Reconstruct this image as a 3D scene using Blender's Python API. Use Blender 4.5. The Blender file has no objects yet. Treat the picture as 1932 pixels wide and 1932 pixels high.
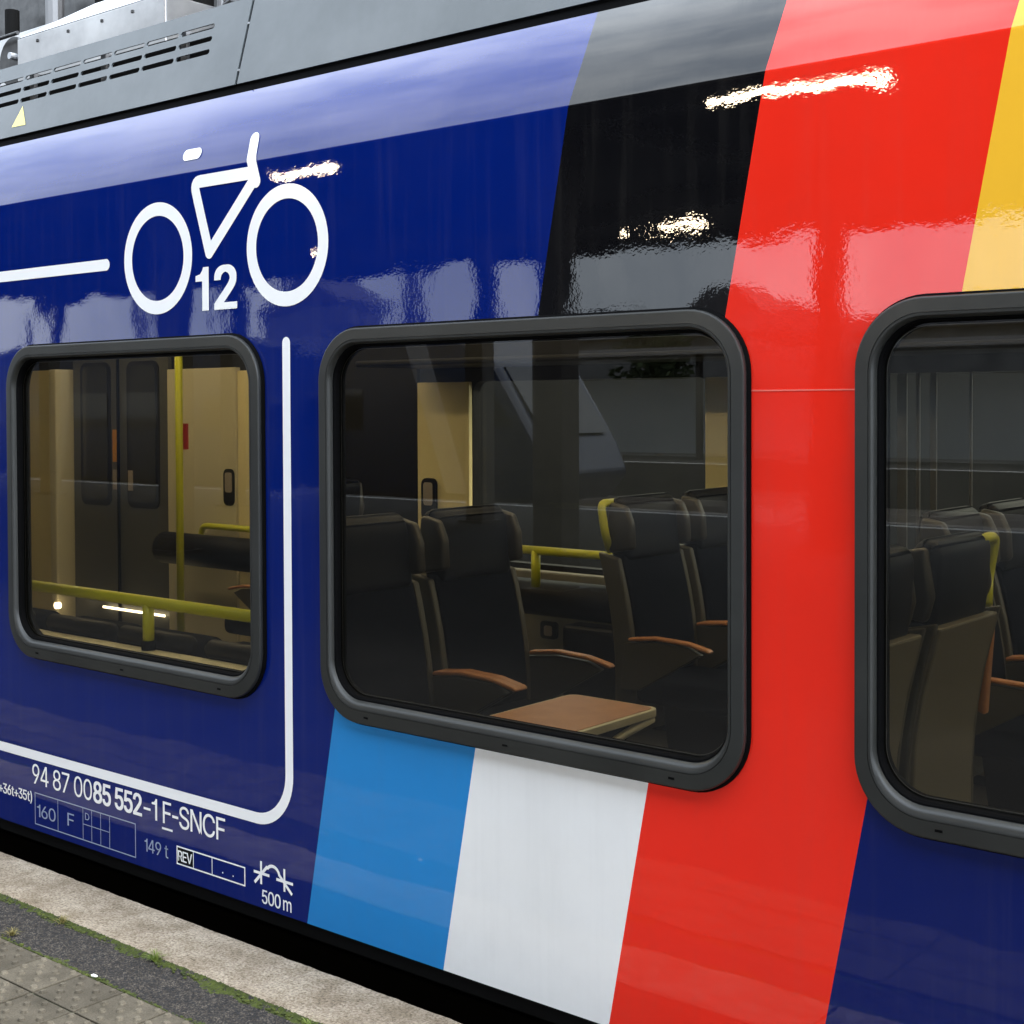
import bpy, bmesh, math, random, json
from mathutils import Vector, Matrix, noise
random.seed(7)
scene = bpy.context.scene
C = scene.collection
# ---------------------------------------------------------------- camera
f, W = 2650.0, 1932.0
al, pt, ro = math.atan2(3186, f), math.radians(1.25), 0.0039
F = Vector((-math.cos(al)*math.cos(pt), math.sin(al)*math.cos(pt), -math.sin(pt)))
R = Vector((math.sin(al), math.cos(al), 0)); U = R.cross(F)
R2 = R*math.cos(ro)-U*math.sin(ro); U2 = U*math.cos(ro)+R*math.sin(ro)
cd = bpy.data.cameras.new('camera'); cam = bpy.data.objects.new('camera', cd); C.objects.link(cam)
M = Matrix((R2, U2, -F)).transposed().to_4x4(); M.translation = Vector((0, -2.75, 1.5)); cam.matrix_world = M
cd.sensor_width = 36; cd.lens = 36*f/W; cd.shift_y = -(966-825)/W; cd.clip_start = .05; cd.clip_end = 2000
scene.camera = cam
# ---------------------------------------------------------------- world, sun, exposure
w = bpy.data.worlds.new('World'); scene.world = w; w.use_nodes = True
N = w.node_tree.nodes; Lk = w.node_tree.links; N.clear()
SUN_EL, SUN_AZ = math.radians(52), math.radians(75)      # azimuth clockwise from +Y
out = N.new('ShaderNodeOutputWorld'); bg = N.new('ShaderNodeBackground'); sky = N.new('ShaderNodeTexSky')
sky.sky_type = 'NISHITA'; sky.sun_disc = False; sky.sun_elevation = SUN_EL; sky.sun_rotation = SUN_AZ
sky.air_density = 1.0; sky.dust_density = 3.0; sky.ozone_density = 1.0
bg.inputs['Strength'].default_value = 0.15
tc = N.new('ShaderNodeTexCoord'); mp = N.new('ShaderNodeMapping'); mp.inputs['Scale'].default_value = (2.0, .75, .6)
n1 = N.new('ShaderNodeTexNoise'); n1.inputs['Scale'].default_value = 5.5; n1.inputs['Detail'].default_value = 7; n1.inputs['Roughness'].default_value = .55
rp = N.new('ShaderNodeValToRGB'); rp.color_ramp.elements[0].position = .38; rp.color_ramp.elements[0].color = (9.0, 10.3, 12.0, 1)
rp.color_ramp.elements[1].position = .62; rp.color_ramp.elements[1].color = (14.2, 15.4, 16.6, 1)
mx = N.new('ShaderNodeMix'); mx.data_type = 'RGBA'; mx.inputs[0].default_value = .86
Lk.new(tc.outputs['Generated'], mp.inputs[0]); Lk.new(mp.outputs[0], n1.inputs['Vector']); Lk.new(n1.outputs[0], rp.inputs[0])
Lk.new(sky.outputs[0], mx.inputs[6]); Lk.new(rp.outputs[0], mx.inputs[7]); sxw = N.new('ShaderNodeSeparateXYZ'); grd = N.new('ShaderNodeMapRange'); grd.inputs[1].default_value = -1; grd.inputs[2].default_value = 1; grd.inputs[3].default_value = .40; grd.inputs[4].default_value = 1.35
Lk.new(tc.outputs['Generated'], sxw.inputs[0]); Lk.new(sxw.outputs[0], grd.inputs[0])
mg = N.new('ShaderNodeVectorMath'); mg.operation = 'SCALE'; Lk.new(mx.outputs[2], mg.inputs[0]); Lk.new(grd.outputs[0], mg.inputs['Scale'])     # the cloud deck is brighter towards the sun
Lk.new(mg.outputs[0], bg.inputs[0]); Lk.new(bg.outputs[0], out.inputs[0])
sd = bpy.data.lights.new('sun', 'SUN'); sd.energy = 1.5; sd.angle = math.radians(14); sd.color = (1, .95, .88)
sun = bpy.data.objects.new('sun', sd); C.objects.link(sun)
sv = Vector((math.sin(SUN_AZ)*math.cos(SUN_EL), math.cos(SUN_AZ)*math.cos(SUN_EL), math.sin(SUN_EL)))
sun.rotation_euler = sv.to_track_quat('Z', 'Y').to_euler(); sun.location = (0, 0, 20)
vs = scene.view_settings; vs.view_transform = 'Standard'; vs.look = 'None'; vs.gamma = 1; vs.exposure = 1.5; vs.use_curve_mapping = False
scene.cycles.max_bounces = 10; scene.cycles.transparent_max_bounces = 16; scene.cycles.glossy_bounces = 5

# ---------------------------------------------------------------- materials
def mat(name, col=(.5,.5,.5), rough=.5, metal=0, spec=.5, emit=None, es=0):
    m = bpy.data.materials.new(name); m.use_nodes = True; b = m.node_tree.nodes['Principled BSDF']
    b.inputs['Base Color'].default_value = (*col, 1); b.inputs['Roughness'].default_value = rough
    b.inputs['Metallic'].default_value = metal; b.inputs['Specular IOR Level'].default_value = spec
    if emit: b.inputs['Emission Color'].default_value = (*emit, 1); b.inputs['Emission Strength'].default_value = es
    return m
class NT:
    def __init__(s, m): s.t = m.node_tree; s.b = s.t.nodes['Principled BSDF']
    def n(s, t, **k):
        o = s.t.nodes.new(t)
        for a, v in k.items(): setattr(o, a, v)
        return o
    def l(s, a, b): s.t.links.new(a, b)
    def math(s, op, a, b=None, c=None):
        o = s.n('ShaderNodeMath', operation=op)
        for i, v in enumerate((a, b, c)):
            if v is None: continue
            if hasattr(v, 'links'): s.l(v, o.inputs[i])
            else: o.inputs[i].default_value = v
        return o.outputs[0]
    def noise(s, scale, detail=2, rough=.5, vec=None):
        o = s.n('ShaderNodeTexNoise'); o.inputs['Scale'].default_value = scale; o.inputs['Detail'].default_value = detail; o.inputs['Roughness'].default_value = rough
        if vec: s.l(vec, o.inputs['Vector'])
        return o.outputs[0]
    def ramp(s, fac, p0, c0, p1, c1, extra=()):
        o = s.n('ShaderNodeValToRGB'); e = o.color_ramp.elements
        e[0].position = p0; e[0].color = (*c0, 1); e[1].position = p1; e[1].color = (*c1, 1)
        for p, c in extra: q = e.new(p); q.color = (*c, 1)
        s.l(fac, o.inputs[0]); return o.outputs[0]
    def mix(s, fac, a, b, blend='MIX'):
        o = s.n('ShaderNodeMix', data_type='RGBA', blend_type=blend)
        for i, v in ((0, fac), (6, a), (7, b)):
            if hasattr(v, 'links'): s.l(v, o.inputs[i])
            else: o.inputs[i].default_value = v if i == 0 else (*v, 1)
        return o.outputs[2]
    def bump(s, h, strength, dist, prev=None):
        o = s.n('ShaderNodeBump'); o.inputs['Strength'].default_value = strength; o.inputs['Distance'].default_value = dist
        s.l(h, o.inputs['Height'])
        if prev is not None: s.l(prev, o.inputs['Normal'])
        return o.outputs[0]
    def pos(s): return s.n('ShaderNodeNewGeometry').outputs['Position']
def noisy(name, c0, c1, scale, rough=.8, bump=.0, bs=None, metal=0, spec=.5, detail=5):
    m = mat(name, c0, rough, metal, spec); t = NT(m); p = t.pos()
    t.l(t.ramp(t.noise(scale, detail, .6, p), .35, c0, .65, c1), t.b.inputs['Base Color'])
    if bump: t.l(t.bump(t.noise(bs or scale*4, 4, .6, p), 1, bump), t.b.inputs['Normal'])
    return m
def paint_bump(t, p, amt=1.0):
    # orange peel of the lacquer and the slow waviness of the welded sheet
    a = t.bump(t.noise(1.7, 2, .5, p), 1, .0042*amt)
    b = t.bump(t.noise(8, 2, .5, p), 1, .00030*amt, a)
    c = t.bump(t.noise(105, 2, .5, p), 1, .000045*amt, b)
    return c
# livery
liv = mat('livery_paint', (0,0,0), .035); t = NT(liv); p = t.pos()
sx = t.n('ShaderNodeSeparateXYZ'); t.l(p, sx.inputs[0])
s_ = t.math('SUBTRACT', sx.outputs[0], t.math('MULTIPLY', sx.outputs[2], .191))
def step(v): return t.math('GREATER_THAN', s_, v)
NAVY, NAVY2 = (.0012, .0115, .140), (.0012, .0085, .105)
LB, WH, RED, YEL, BLK = (.020, .235, .60), (.88, .88, .88), (.87, .026, .012), (.93, .50, .035), (.004, .004, .005)
up = t.mix(step(-2.531), NAVY, BLK); lo = t.mix(step(-3.072), NAVY, LB); lo = t.mix(step(-2.532), lo, WH)
up = t.mix(step(-1.985), up, RED); lo = t.mix(step(-1.987), lo, RED)
up = t.mix(step(-1.441), up, YEL); lo = t.mix(step(-1.441), lo, NAVY2)
colr = t.mix(t.math('GREATER_THAN', sx.outputs[2], 1.2), lo, up)
dirt = t.ramp(t.noise(3.0, 5, .6, p), .3, (.93, .93, .93), .75, (1, 1, 1))
mpp = t.n('ShaderNodeMapping'); mpp.inputs['Scale'].default_value = (26, 26, 1.1); t.l(p, mpp.inputs[0])
streak = t.ramp(t.noise(1.0, 5, .65, mpp.outputs[0]), .5, (0,)*3, .8, (.050,)*3)
film = t.ramp(t.noise(2.4, 6, .7, p), .45, (0,)*3, .8, (.022,)*3)
low = t.n('ShaderNodeMapRange'); low.inputs[1].default_value = .45; low.inputs[2].default_value = -.02; low.inputs[3].default_value = 0; low.inputs[4].default_value = .10; t.l(sx.outputs[2], low.inputs[0])
grime = t.math('MULTIPLY', low.outputs[0], t.noise(14, 5, .7, p))
fac = t.math('ADD', t.math('ADD', streak, film), grime)
t.l(t.mix(fac, t.mix(1.0, colr, dirt, 'MULTIPLY'), (.16, .145, .125)), t.b.inputs['Base Color'])
t.l(paint_bump(t, p), t.b.inputs['Normal'])
t.b.inputs['IOR'].default_value = 1.5; t.b.inputs['Coat Weight'].default_value = .2; t.b.inputs['Coat Roughness'].default_value = .01
t.l(paint_bump(t, p), t.b.inputs['Coat Normal'])
t.b.inputs['Roughness'].default_value = .012
decal = mat('white_vinyl', (.92, .92, .92), .12); t = NT(decal); t.l(paint_bump(t, t.pos(), .6), t.b.inputs['Normal'])
decal_dim = mat('pale_blue_vinyl', (.33, .38, .52), .15)
decal_black = mat('black_vinyl', (.006, .006, .007), .2)
decal_yellow = mat('yellow_vinyl', (.85, .75, .22), .3)
seamline = mat('seam_line', (.85, .16, .12), .3)
fairing_m = mat('grey_fairing_paint', (.30, .34, .37), .22); t = NT(fairing_m); p = t.pos()
t.l(t.ramp(t.noise(2.5, 5, .6, p), .3, (.065, .077, .084), .75, (.115, .128, .138)), t.b.inputs['Base Color']); t.l(paint_bump(t, p, .7), t.b.inputs['Normal'])
black_m = mat('black_rubber', (.003, .003, .0033), .8, spec=.04)
frame_m = mat('dark_grey_frame', (.024, .025, .024), .40); t = NT(frame_m); p = t.pos()
t.l(t.bump(t.noise(260, 3, .6, p), 1, .00008), t.b.inputs['Normal']); t.l(t.ramp(t.noise(4, 4, .6, p), .3, (.017, .018, .017), .7, (.027, .028, .026)), t.b.inputs['Base Color'])
under_m = mat('black_underbody', (.004, .004, .004), .9, spec=.1)
alu = noisy('brushed_aluminium', (.34, .34, .345), (.52, .52, .52), 3.2, .28, .0010, 9, metal=.7)
alu_edge = mat('white_sheet_metal', (.42, .44, .47), .35, metal=.2)
dkmetal = noisy('dark_metal', (.02, .02, .021), (.05, .05, .05), 20, .4, metal=.4)
mid_metal = mat('grey_metal', (.14, .14, .145), .4, metal=.6)
beige = noisy('beige_laminate', (.74, .62, .33), (.80, .68, .37), 3, .35)
beige_pale = mat('pale_beige_plastic', (.58, .52, .36), .4)
int_grey = mat('interior_grey', (.17, .17, .155), .5)
panel_grey = mat('interior_panel_grey', (.20, .185, .15), .45)
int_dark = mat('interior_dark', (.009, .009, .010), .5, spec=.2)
navy_seat = noisy('navy_seat_fabric', (.002, .003, .007), (.004, .0055, .011), 120, .9, .0004, 300, spec=.05)
leather = mat('dark_seat_leather', (.004, .0045, .007), .45, spec=.12)
shell_m = mat('seat_shell_grey', (.055, .050, .038), .4); back_m = mat('seat_back_grey', (.13, .115, .085), .45)
wood = noisy('orange_beech', (.36, .15, .06), (.44, .19, .08), 14, .4)
t = NT(wood); rim_m = mat('cream_edge', (.50, .45, .33), .4); wing_m = mat('headrest_wing_brown', (.030, .026, .020), .4)
rail_m = mat('yellow_rail', (.50, .50, .012), .3)
floor_m = noisy('train_floor', (.04, .04, .042), (.06, .06, .06), 40, .5)
red_m = mat('red_plastic', (.35, .01, .01), .4); orange_m = mat('orange_label', (.6, .25, .02), .5)
mirror_m = mat('pictogram_plate', (.35, .30, .26), .25)
lamp_in = mat('train_ceiling_light', (1, 1, 1), .5, emit=(1, .86, .62), es=6.0)
strip_in = mat('step_light', (1, 1, 1), .5, emit=(1, .85, .6), es=4)
lamp_pl = mat('platform_lamp_tube', (1, 1, 1), .5, emit=(1, .80, .54), es=32)
# tinted glass: transmission tint and fresnel reflection
def glass(name, tint, base=.10, edge=.9):
    m = bpy.data.materials.new(name); m.use_nodes = True; nt = m.node_tree; nt.nodes.clear()
    o = nt.nodes.new('ShaderNodeOutputMaterial'); mxs = nt.nodes.new('ShaderNodeMixShader')
    tr = nt.nodes.new('ShaderNodeBsdfTransparent'); tr.inputs[0].default_value = (*tint, 1)
    gl = nt.nodes.new('ShaderNodeBsdfGlossy'); gl.inputs['Roughness'].default_value = .004
    lw = nt.nodes.new('ShaderNodeLayerWeight'); lw.inputs[0].default_value = .5
    mr = nt.nodes.new('ShaderNodeMath'); mr.operation = 'POWER'; mr.inputs[1].default_value = 5
    ma = nt.nodes.new('ShaderNodeMath'); ma.operation = 'MULTIPLY_ADD'; ma.inputs[1].default_value = edge; ma.inputs[2].default_value = base
    nt.links.new(lw.outputs['Facing'], mr.inputs[0]); nt.links.new(mr.outputs[0], ma.inputs[0]); nt.links.new(ma.outputs[0], mxs.inputs[0])
    nt.links.new(tr.outputs[0], mxs.inputs[1]); nt.links.new(gl.outputs[0], mxs.inputs[2]); nt.links.new(mxs.outputs[0], o.inputs[0])
    return m
glass_m = glass('tinted_glass', (.76, .74, .65)); glass2_m = glass('inner_glass', (.74, .72, .64), .025, .25)

# ---------------------------------------------------------------- helpers
def new(name, me, m, parent=None, smooth=False):
    o = bpy.data.objects.new(name, me); C.objects.link(o)
    for x in (m if isinstance(m, (list, tuple)) else [m]): me.materials.append(x)
    if smooth: me.polygons.foreach_set('use_smooth', [True]*len(me.polygons))
    if parent:
        o.parent = parent
        o.matrix_parent_inverse = Matrix.Translation(parent.matrix_world_loc if hasattr(parent, 'matrix_world_loc') else (0, 0, 0))
    return o
def obj(name, bm, m, parent=None, smooth=False):
    me = bpy.data.meshes.new(name); bmesh.ops.recalc_face_normals(bm, faces=bm.faces[:]); bm.to_mesh(me); bm.free()
    return new(name, me, m, parent, smooth)
def tag(o, label=None, cat=None, group=None, kind=None):
    if label: o['label'] = label
    if cat: o['category'] = cat
    if group: o['group'] = group
    if kind: o['kind'] = kind
    return o
def empty(name, loc=(0,0,0), rz=0, **k):
    o = bpy.data.objects.new(name, None); C.objects.link(o); o.location = loc; o.rotation_euler.z = rz; o.empty_display_size = .1
    return tag(o, **k)
def box(bm, x0, x1, y0, y1, z0, z1, bev=0, seg=2):
    g = bmesh.ops.create_cube(bm, size=1); vs_ = g['verts']
    for v in vs_: v.co = Vector(((x0+x1)/2+v.co.x*(x1-x0), (y0+y1)/2+v.co.y*(y1-y0), (z0+z1)/2+v.co.z*(z1-z0)))
    if bev:
        es = list({e for v in vs_ for e in v.link_edges})
        bmesh.ops.bevel(bm, geom=es, offset=bev, segments=seg, affect='EDGES', profile=.5)
    return bm
def bx(*a, **k): return box(bmesh.new(), *a, **k)
def prism(pts, y0, y1, bev=0, seg=2, axis='y', bm=None):
    """closed outline in (x,z) pushed along y (axis 'y'), or in (x,y) pushed along z (axis 'z')"""
    bm = bm or bmesh.new(); mk = (lambda a, b, c: (a, c, b)) if axis == 'y' else (lambda a, b, c: (a, b, c))
    A = [bm.verts.new(mk(a, b, y0)) for a, b in pts]; B = [bm.verts.new(mk(a, b, y1)) for a, b in pts]
    n = len(pts); bm.faces.new(A); bm.faces.new(B[::-1])
    for i in range(n): bm.faces.new((A[i], B[i], B[(i+1) % n], A[(i+1) % n]))
    bmesh.ops.recalc_face_normals(bm, faces=bm.faces[:])
    if bev: bmesh.ops.bevel(bm, geom=list({e for v in A+B for e in v.link_edges}), offset=bev, segments=seg, affect='EDGES', profile=.5)
    return bm
def tube(pts, r, bm=None, n=12, cap=True):
    bm = bm or bmesh.new(); pts = [Vector(p_) for p_ in pts]; rings = []
    up0 = None
    for i, p_ in enumerate(pts):
        d = (pts[min(i+1, len(pts)-1)]-pts[max(i-1, 0)]).normalized()
        if up0 is None: up0 = d.orthogonal().normalized()
        u = (up0-d*up0.dot(d)).normalized(); up0 = u; v = d.cross(u)
        rr = r[i] if isinstance(r, (list, tuple)) else r
        rings.append([bm.verts.new(p_+(u*math.cos(a)+v*math.sin(a))*rr) for a in [2*math.pi*k/n for k in range(n)]])
    for a, b in zip(rings, rings[1:]):
        for k in range(n): bm.faces.new((a[k], a[(k+1) % n], b[(k+1) % n], b[k]))
    if cap: bm.faces.new(rings[0][::-1]); bm.faces.new(rings[-1])
    return bm
def arcpath(pts, r, k=6):
    """round the inner corners of a polyline"""
    pts = [Vector(p_) for p_ in pts]; o = [pts[0]]
    for a, b, c in zip(pts, pts[1:], pts[2:]):
        d1 = (a-b).normalized(); d2 = (c-b).normalized(); p0 = b+d1*r; p2 = b+d2*r
        for i in range(k+1):
            q = i/k; o.append(p0*(1-q)**2+b*2*q*(1-q)+p2*q*q)
    o.append(pts[-1]); return o
def rrect(x0, x1, z0, z1, r, k=10):
    pts = []
    for cx, cz, a0 in ((x1-r, z1-r, 0), (x0+r, z1-r, 90), (x0+r, z0+r, 180), (x1-r, z0+r, 270)):
        for i in range(k+1):
            a = math.radians(a0+90*i/k); pts.append((cx+r*math.cos(a), cz+r*math.sin(a)))
    return pts
def fill(loops, offset=0):
    """flat mesh from closed 2-D outlines with holes (x,z plane at y=0)"""
    cu = bpy.data.curves.new('c', 'CURVE'); cu.dimensions = '2D'; cu.fill_mode = 'BOTH'
    xs = [q[0] for L in loops for q in L]; cx = sum(xs)/len(xs); zs = [q[1] for L in loops for q in L]; cz = sum(zs)/len(zs)
    sc = 4/max(max(xs)-min(xs), max(zs)-min(zs)); loops = [[(a-cx, b-cz) for a, b in L] for L in loops]
    for L in loops:
        s = cu.splines.new('POLY'); s.points.add(len(L)-1); s.use_cyclic_u = True
        for p_, q in zip(s.points, L): p_.co = (q[0]*sc, q[1]*sc, 0, 1)
    o = bpy.data.objects.new('c', cu); me = bpy.data.meshes.new_from_object(o)
    bpy.data.objects.remove(o); bpy.data.curves.remove(cu)
    bm = bmesh.new(); bm.from_mesh(me); bpy.data.meshes.remove(me)
    bmesh.ops.remove_doubles(bm, verts=bm.verts[:], dist=1e-5)
    for v in bm.verts: v.co = Vector((v.co.x/sc+cx, 0, v.co.y/sc+cz))
    return bm
def face_out(bm):
    for fc in bm.faces:
        fc.normal_update()
        if fc.normal.y > 0: fc.normal_flip()
    return bm
# ---------------------------------------------------------------- the carriage: profile
ZK, K, ZG = 2.236, .268, 2.470      # crease height, lean of the upper panel, lower edge of gutter
XL, XR = -13.0, 2.2
def lean(z): return 0 if z < ZK else K*(z-ZK)
train = empty('passenger_train', (0, 0, -.01), label='glossy navy, black, red and yellow railway carriage standing at the platform edge', cat='train carriage')
tm = Matrix.Translation((0, 0, .01))
def part(name, bm, m, parent=None, smooth=False, flip=False):
    me = bpy.data.meshes.new(name)
    if flip: face_out(bm)
    else: bmesh.ops.recalc_face_normals(bm, faces=bm.faces[:])
    bm.to_mesh(me); bm.free()
    for x in (m if isinstance(m, (list, tuple)) else [m]): me.materials.append(x)
    if smooth: me.polygons.foreach_set('use_smooth', [True]*len(me.polygons))
    o = bpy.data.objects.new(name, me); C.objects.link(o); o.parent = parent or train
    if o.parent == train: o.location = (0, 0, .01)
    return o
WIN = [(-7.4, -6.0), (-4.640, -3.249), (-2.987, -1.598), (-1.334, .056), (.31, 1.70)]
WIN = WIN[1:]
Z0, Z1, RAD = .615, 1.721, .150
holes = [rrect(a+.02, b-.02, Z0+.02, Z1-.02, RAD-.02) for a, b in WIN]
side = fill([[(XL, -.01), (XR, -.01), (XR, ZK-.012), (XL, ZK-.012)]]+holes)
o_side = part('side_wall', side, liv, flip=True)
bm = bmesh.new()   # crease with a small radius, then the leaning upper panel
CR = .005; prof = [(0, ZK-.012), (0, ZK-CR)]
for i in range(1, 6):
    a = i/6; prof.append((a*a*K*CR, (1-a)**2*(ZK-CR)+2*a*(1-a)*ZK+a*a*(ZK+CR)))
prof += [(lean(ZK+CR), ZK+CR), (lean(ZK+.011), ZK+.011), (lean(ZG), ZG), (lean(ZG)+.012, ZG+.004)]
rows = [[bm.verts.new((x, y, z)) for x in (XL, XR)] for y, z in prof]
for a, b in zip(rows, rows[1:]): bm.faces.new((a[0], a[1], b[1], b[0]))
op = part('upper_side_panel', bm, liv, flip=True)
for pl in op.data.polygons: pl.use_smooth = True
for i_ in (0, 1, 8, 9, 10): op.data.polygons[min(i_, len(op.data.polygons)-1)].use_smooth = i_ in (1, 8)
# bottom return of the side and underbody
part('underbody', bx(XL, XR, .012, 2.7, -.055, -.012), under_m)
part('underframe_equipment', bx(XL+.5, XR-.5, .30, 2.4, -.62, -.057, bev=.02), under_m)
# gutter band
bm = bmesh.new()
q = [(lean(ZG)+.010, ZG+.004), (lean(ZG)+.022, ZG+.004), (lean(2.505)+.022, 2.506), (lean(2.505)+.012, 2.506)]
A = [bm.verts.new((XL, y, z)) for y, z in q]; B = [bm.verts.new((XR, y, z)) for y, z in q]
for i in range(4): bm.faces.new((A[i], A[(i+1) % 4], B[(i+1) % 4], B[i]))
part('gutter_band', bm, black_m)
# roof fairings: two leaning panels, the left one slotted
def slot(x0, x1, z, h=.009):   # sheared slot like in the photo
    return [(x0+.004+a*.0, b) for a, b in rrect(x0, x1, z-h, z+h, .0085, 4)]
def leaning(bm, off=0., thick=.006):
    for v in bm.verts: v.co.y = lean(v.co.z)+off
    g = bmesh.ops.extrude_face_region(bm, geom=bm.faces[:])
    for v in [e for e in g['geom'] if isinstance(e, bmesh.types.BMVert)]: v.co.y += thick
    return bm
def poly(bm, L): bm.faces.new([bm.verts.new((a, 0, b)) for a, b in L])
fl = bmesh.new(); XE, XS, hh, NS = -3.462, -7.6, .0088, 21
zr = [2.640, 2.684, 2.727]; zb = [2.503]+[v for z in zr for v in (z-hh, z+hh)]+[2.793]
for i in range(0, len(zb), 2): poly(fl, [(XS, zb[i]), (XE, zb[i]), (XE, zb[i+1]), (XS, zb[i+1])])
def cap_(x, z, sgn, k=8):   # half round end of a slot, bottom to top
    return [(x+sgn*hh*math.sin(math.pi*j/k), z-hh*math.cos(math.pi*j/k)) for j in range(k+1)]
for ri, z in enumerate(zr):
    xe = -3.630-.001*ri; ends = [(xe-.176-i*.187+hh, xe-i*.187-hh) for i in range(NS)]
    poly(fl, [(XE, z+hh), (XE, z-hh)]+cap_(ends[0][1], z, 1))
    for (l0, r0), (l1, r1) in zip(ends, ends[1:]): poly(fl, cap_(l0, z, -1)[::-1]+cap_(r1, z, 1))
    poly(fl, cap_(ends[-1][0], z, -1)[::-1]+[(XS, z-hh), (XS, z+hh)])
bmesh.ops.remove_doubles(fl, verts=fl.verts[:], dist=1e-5)
fl = leaning(fl)
fa = part('roof_fairing', fl, fairing_m); fa['label'] = 'slotted grey roof fairing panel'
fr = leaning(fill([[(-3.4505, 2.503), (XR, 2.503), (XR, 2.793), (-3.4505, 2.793)]]))
fb = part('roof_fairing', fr, fairing_m); fb['label'] = 'plain grey roof fairing panel'
fc = part('roof_fairing', leaning(fill([[(XL, 2.503), (-7.61, 2.503), (-7.61, 2.793), (XL, 2.793)]])), fairing_m)
tri = fill([[(-4.754, 2.539), (-4.660, 2.537), (-4.711, 2.615)]])
for v in tri.verts: v.co.y = lean(v.co.z)-.0012
part('warning_triangle', tri, decal_yellow, fa, flip=True)
for z in (2.546, 2.70): part('joint_clip', bx(-3.4600, -3.4525, lean(z)-.0005, lean(z)+.004, z, z+.006), alu_edge, fa)
jb = leaning(fill([[(-3.478, 2.504), (-3.436, 2.504), (-3.436, 2.792), (-3.478, 2.792)]]), .0075, .003); part('joint_backing', jb, black_m, fa)
part('roof_deck', bx(XL, XR, .14, 2.62, 2.40, 2.475), dkmetal)
# ---------------------------------------------------------------- windows
def ring_solid(loops):
    bm = bmesh.new(); rs = [[bm.verts.new((x, y, z)) for (x, z) in L] for L, y in loops]; n = len(rs[0])
    for a, b in zip(rs, rs[1:]):
        for k in range(n): bm.faces.new((a[k], a[(k+1) % n], b[(k+1) % n], b[k]))
    return bm
def window(a, b):
    # dark shadow gap, raised flat flange, groove, rounded bead, then down to the pane
    def lp(i, zi=None, y=0): return (rrect(a+i, b-i, Z0+(zi if zi is not None else i), Z1-i, max(RAD-i*.95, .03), 12), y)
    fr = part('window_frame', ring_solid([lp(.012, y=.012), lp(.004, y=-.004), lp(.0, y=-.012), lp(.0, y=-.019), lp(.0015, y=-.0225), lp(.004, y=-.024), lp(.006, y=-.0242), lp(.029, .035, -.0257),
        lp(.032, .038, -.026), lp(.0325, .0385, -.024), lp(.0338, .0398, -.024), lp(.0343, .0403, -.0265), lp(.039, .048, -.0262), lp(.0425, .055, -.0225), lp(.0445, .060, -.016), lp(.0455, .063, -.008)]), frame_m, smooth=False)
    for pl in fr.data.polygons: pl.use_smooth = True
    md = fr.modifiers.new('edge', 'EDGE_SPLIT'); md.split_angle = math.radians(32)
    part('gap_seal', ring_solid([lp(-.006, y=-.0008), lp(-.006, y=-.006), lp(.003, y=-.012)]), black_m, fr)
    part('gasket', ring_solid([lp(.0452, .0628, -.009), lp(.049, .067, -.008), lp(.052, .071, -.002), lp(.053, .072, .012)]), black_m, fr)
    part('glass_pane', fill([lp(.050, .069)[0]]), glass_m, fr, flip=True).location.y = .010
    part('spacer_bar', ring_solid([lp(.053, .072, .012), lp(.056, .075, .014), lp(.056, .075, .028), lp(.0565, .0755, .030), (rrect(a-.075, b+.06, Z0+.035, Z1-.02, RAD, 12), .114)]), black_m, fr)
    g = part('inner_pane', fill([lp(.055, .074)[0]]), glass2_m, fr, flip=True); g.location.y = .028
    ln = part('spacer_edge', ring_solid([lp(.0565, .0755, .0135), lp(.0578, .0768, .0135)]), mid_metal, fr)
    for i in range(3):
        xc = a+.19+i*(b-a-.38)/2
        part('drain_slot', bx(xc-.010, xc+.006, -.0262, -.0246, Z0+.019, Z0+.024), black_m, fr)
    return fr
for a, b in WIN: window(a, b)
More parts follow.
